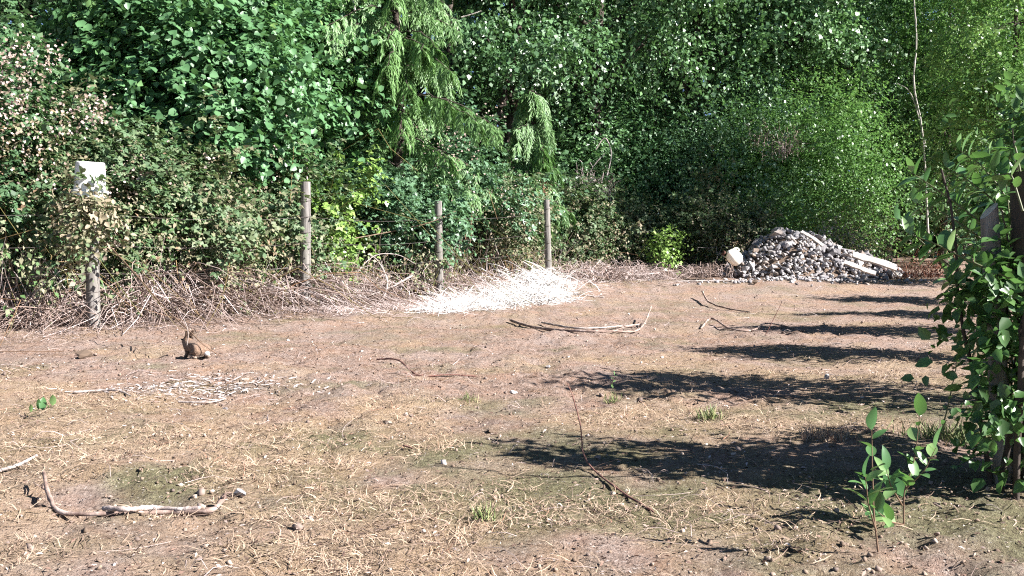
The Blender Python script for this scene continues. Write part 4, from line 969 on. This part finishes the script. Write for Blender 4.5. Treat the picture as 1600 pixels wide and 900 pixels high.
# the big-leaved branches in front of the leaning post
D = 3.62
br = []
for L_ in ([(1590, 470), (1530, 450), (1470, 405), (1405, 345)], [(1585, 420), (1530, 370), (1480, 335), (1432, 318)], [(1590, 360), (1550, 310), (1510, 280), (1480, 262)],
           [(1595, 560), (1560, 500), (1540, 430), (1520, 360)], [(1598, 330), (1580, 270), (1556, 275), (1545, 248)], [(1592, 650), (1565, 570), (1540, 520), (1515, 500)],
           [(1596, 740), (1560, 640), (1545, 600), (1532, 575)], [(1600, 620), (1590, 480), (1580, 370), (1570, 262)], [(1600, 700), (1575, 520), (1565, 420), (1560, 320)], [(1604, 560), (1596, 400), (1592, 330), (1590, 250)],
           [(1602, 760), (1580, 700), (1545, 660), (1535, 630)], [(1600, 500), (1545, 470), (1510, 455), (1478, 430)],
           [(1590, 400), (1530, 345), (1470, 300), (1425, 270)], [(1590, 440), (1520, 410), (1460, 380), (1418, 365)], [(1598, 350), (1560, 290), (1530, 255), (1500, 235)], [(1600, 300), (1585, 220), (1572, 265), (1562, 240)],
           [(1600, 560), (1550, 530), (1520, 520), (1500, 540)], [(1600, 660), (1560, 620), (1545, 590), (1525, 610)]):
    o_ = R.normal() * .12
    br.append([at(a, c, D + o_ + .05 * i) for i, (a, c) in enumerate(L_)])
sh = shoot('climbing_shrub', 'near shrub with large glossy leaves growing over the leaning post at the right edge', 'shrub', br, .095, 21, mat='stem_green', r=.0045, start=.15, droop=.5, up=.3, size_tip=.85)
# dark stems at its foot
b = Bag(); base = ground(1590, 765); n_ = 26; t = np.linspace(0, 1, 9)
x0 = base[0] + .1 + R.normal(size=n_) * .09; y0 = base[1] + R.normal(size=n_) * .12
P = np.stack([x0[:, None] + R.normal(size=n_)[:, None] * .12 * t, y0[:, None] + R.normal(size=n_)[:, None] * .12 * t, gz(x0, y0)[:, None] - .02 + (.6 + .9 * R.rand(n_))[:, None] * t], -1) + R.normal(size=(n_, 9, 3)) * .01
b.tubes(P, (.005 + .009 * R.rand(n_))[:, None] * (1 - .6 * t), 6); b.build('stems', M['bark'], sh, True)
for (q, rr_, nt) in ((at(1566, 600, 3.42), (.1, .1, .3), 85), (at(1590, 700, 3.5), (.12, .1, .2), 55), (at(1550, 500, 3.5), (.1, .1, .22), 50), (at(1560, 440, 3.46), (.08, .06, .1), 22)):
    b = Bag(); clump_leaves(b, q, rr_, 30, nt, 5, .052, LEAF6, .25, .4, .14, False, -.1, .2, .05); b.build('foliage', M['right'], sh)
b = Bag(); clump_leaves(b, (base[0] + .3, base[1] + .05, .55), (.26, .16, .48), 40, 200, 6, .055, LEAF6, .2, .3, .2, False, 0, .2, .1); b.build('foliage', M['right'], sh)

# green grass clumps
def grass_clump(label, px, py, n, w_, h_, mat='greengrass'):
    p = ground(px, py); b = Bag(); x = p[0] + R.normal(size=n) * w_; y = p[1] + R.normal(size=n) * w_ * .6
    A = norm(np.stack([R.normal(size=n) * .5, R.normal(size=n) * .5, .6 + R.rand(n)], 1))
    b.leaves(np.stack([x, y, gz(x, y) - .003], 1), A, rv(n), h_ * (.5 + R.rand(n)), (np.array([[-.03, 0, 0], [.03, 0, 0], [.022, .6, .1], [-.022, .6, .1], [.004, 1, .0], [-.004, 1, .0]]), np.array([[0, 1, 2, 3], [3, 2, 4, 5]])), R.rand(n))
    o = b.build('grass_clump', M[mat]); return tag(o, label, 'grass', 'grass clumps', 'stuff')
grass_clump('green grass clump beside the thin tall weed stem at right', 1502, 690, 900, .11, .06)
grass_clump('small green grass tuft low in the centre foreground', 757, 812, 90, .02, .05)
grass_clump('pale green grass tuft at the edge of the big shadow', 1108, 655, 130, .035, .06)
grass_clump('small yellow green grass tuft above the lower shadow', 955, 630, 60, .02, .05)
grass_clump('straw coloured grass tuft between the shadow bands', 1290, 688, 160, .05, .06, 'straw')
grass_clump('tiny green tuft right of the centre twig', 735, 624, 60, .03, .04)

# ------------------------------------------------------------------ rabbit
def rabbit():
    g = ground(306, 561); yaw = math.radians(-38)         # faces left and a little away
    o = empty('rabbit', (g[0], g[1], g[2] + .0), 'brown wild rabbit with a white tail sitting upright and facing left', 'rabbit')
    J = {'hip': (.07, 0, .072), 'rump': (.105, 0, .055), 'back': (.025, 0, .092), 'mid': (-.025, 0, .095), 'chest': (-.07, 0, .09), 'neck': (-.095, 0, .118), 'skull': (-.115, 0, .142), 'muzzle': (-.148, 0, .13), 'nose': (-.164, 0, .122)}
    Rd = {'hip': .072, 'rump': .05, 'back': .07, 'mid': .064, 'chest': .052, 'neck': .04, 'skull': .037, 'muzzle': .024, 'nose': .013}
    E = [('hip', 'rump'), ('hip', 'back'), ('back', 'mid'), ('mid', 'chest'), ('chest', 'neck'), ('neck', 'skull'), ('skull', 'muzzle'), ('muzzle', 'nose')]
    for s, q in ((-1, 'l'), (1, 'r')):
        for nm, p, r in (('sh', (-.068, .026 * s, .065), .024), ('el', (-.056, .032 * s, .042), .016), ('wr', (-.072, .032 * s, .018), .011), ('pw', (-.094, .032 * s, .009), .010),
                         ('th', (.07, .044 * s, .052), .044), ('kn', (.022, .058 * s, .04), .026), ('hk', (.088, .054 * s, .016), .014), ('ft', (.018, .058 * s, .010), .012),
                         ('e0', (-.1, .015 * s, .168), .011), ('e1', (-.085, .022 * s, .195), .014), ('e2', (-.072, .026 * s, .222), .006)):
            J[nm + q] = p; Rd[nm + q] = r
        E += [('chest', 'sh' + q), ('sh' + q, 'el' + q), ('el' + q, 'wr' + q), ('wr' + q, 'pw' + q), ('hip', 'th' + q), ('th' + q, 'kn' + q), ('kn' + q, 'hk' + q), ('hk' + q, 'ft' + q), ('skull', 'e0' + q), ('e0' + q, 'e1' + q), ('e1' + q, 'e2' + q)]
    ks = list(J); me = bpy.data.meshes.new('body'); me.from_pydata([J[k] for k in ks], [(ks.index(a), ks.index(c)) for a, c in E], [])
    ob = bpy.data.objects.new('body', me); COL.objects.link(ob)
    sk = ob.modifiers.new('skin', 'SKIN'); sk.branch_smoothing = .6
    for i, k in enumerate(ks):
        v = me.skin_vertices[0].data[i]; r = Rd[k]
        v.radius = (r, r) if not k.startswith('e1') else (r * .55, r); v.use_root = (k == 'hip')
    ss = ob.modifiers.new('sub', 'SUBSURF'); ss.levels = ss.render_levels = 2
    bpy.context.view_layer.update(); dg = bpy.context.evaluated_depsgraph_get()
    m2 = bpy.data.meshes.new_from_object(ob.evaluated_get(dg)); bpy.data.objects.remove(ob)
    for p in m2.polygons: p.use_smooth = True
    fm, n, b = new_mat('rabbit_fur')
    t = n.nodes.new('ShaderNodeTexCoord'); sp3 = n.nodes.new('ShaderNodeSeparateXYZ'); n.links.new(t.outputs['Object'], sp3.inputs[0])
    c = ramp(n, [(.3, (.05, .03, .02)), (.5, (.16, .1, .066)), (.7, (.3, .2, .14))], noise(n, 110, 5, .8)).outputs[0]
    belly = ramp(n, [(.012, (1, 1, 1)), (.04, (0, 0, 0))], sp3.outputs[2]).outputs[0]
    c = mixc(n, belly, c, mixc(n, .6, c, (.4, .33, .28)))
    n.links.new(c, b.inputs['Base Color']); b.inputs['Roughness'].default_value = .9; b.inputs['Sheen Weight'].default_value = .05
    bump(n, b, noise(n, 160, 4, .7), .8, .006)
    o2 = link('body', m2, fm); o2.parent = o
    # short fur tufts standing off the back
    vs = np.array([v.co[:] for v in m2.vertices]); ns = np.array([v.normal[:] for v in m2.vertices])
    k = R.randint(0, len(vs), 2600); A = norm(ns[k] * .45 + np.array([1, 0, -.15]) + .3 * rv(2600)); b = Bag()
    b.leaves(vs[k] + R.normal(size=(2600, 3)) * .0015, A, ns[k], .009 + .006 * R.rand(2600), SLIVER, R.rand(2600))
    fm2 = plain('fur_tips', [(0, (.04, .025, .018)), (.5, (.15, .098, .068)), (1, (.32, .23, .17))], .9)
    f_ = b.build('fur', fm2); f_.parent = o; f_['kind'] = 'stuff'
    white = plain('white_fur', [(.3, (.45, .42, .4)), (.7, (.7, .68, .66))], .9, 'noise', 90)
    bm = bmesh.new(); bmesh.ops.create_icosphere(bm, subdivisions=3, radius=.019)
    for v in bm.verts: v.co *= 1 + .1 * math.sin(v.co.x * 400) * math.sin(v.co.y * 370) * math.sin(v.co.z * 390)
    mt = bpy.data.meshes.new('tail'); bm.to_mesh(mt); bm.free(); t_ = link('tail', mt, white); t_.parent = o; t_.location = (.145, 0, .05)
    for p in mt.polygons: p.use_smooth = True
    eye = plain('eye', [(0, (.01, .008, .006)), (1, (.02, .012, .01))], .1, 'noise', 10, 0, .8)
    for s in (-1, 1):
        bm = bmesh.new(); bmesh.ops.create_icosphere(bm, subdivisions=2, radius=.0075); me_ = bpy.data.meshes.new('eye'); bm.to_mesh(me_); bm.free()
        e = link('eye', me_, eye); e.parent = o; e.location = (-.134, .026 * s, .147)
    # mesh is built facing -X with the ground at z=0
    o.rotation_euler = (0, 0, yaw); o.scale = (1, 1.05, .9)
rabbit()
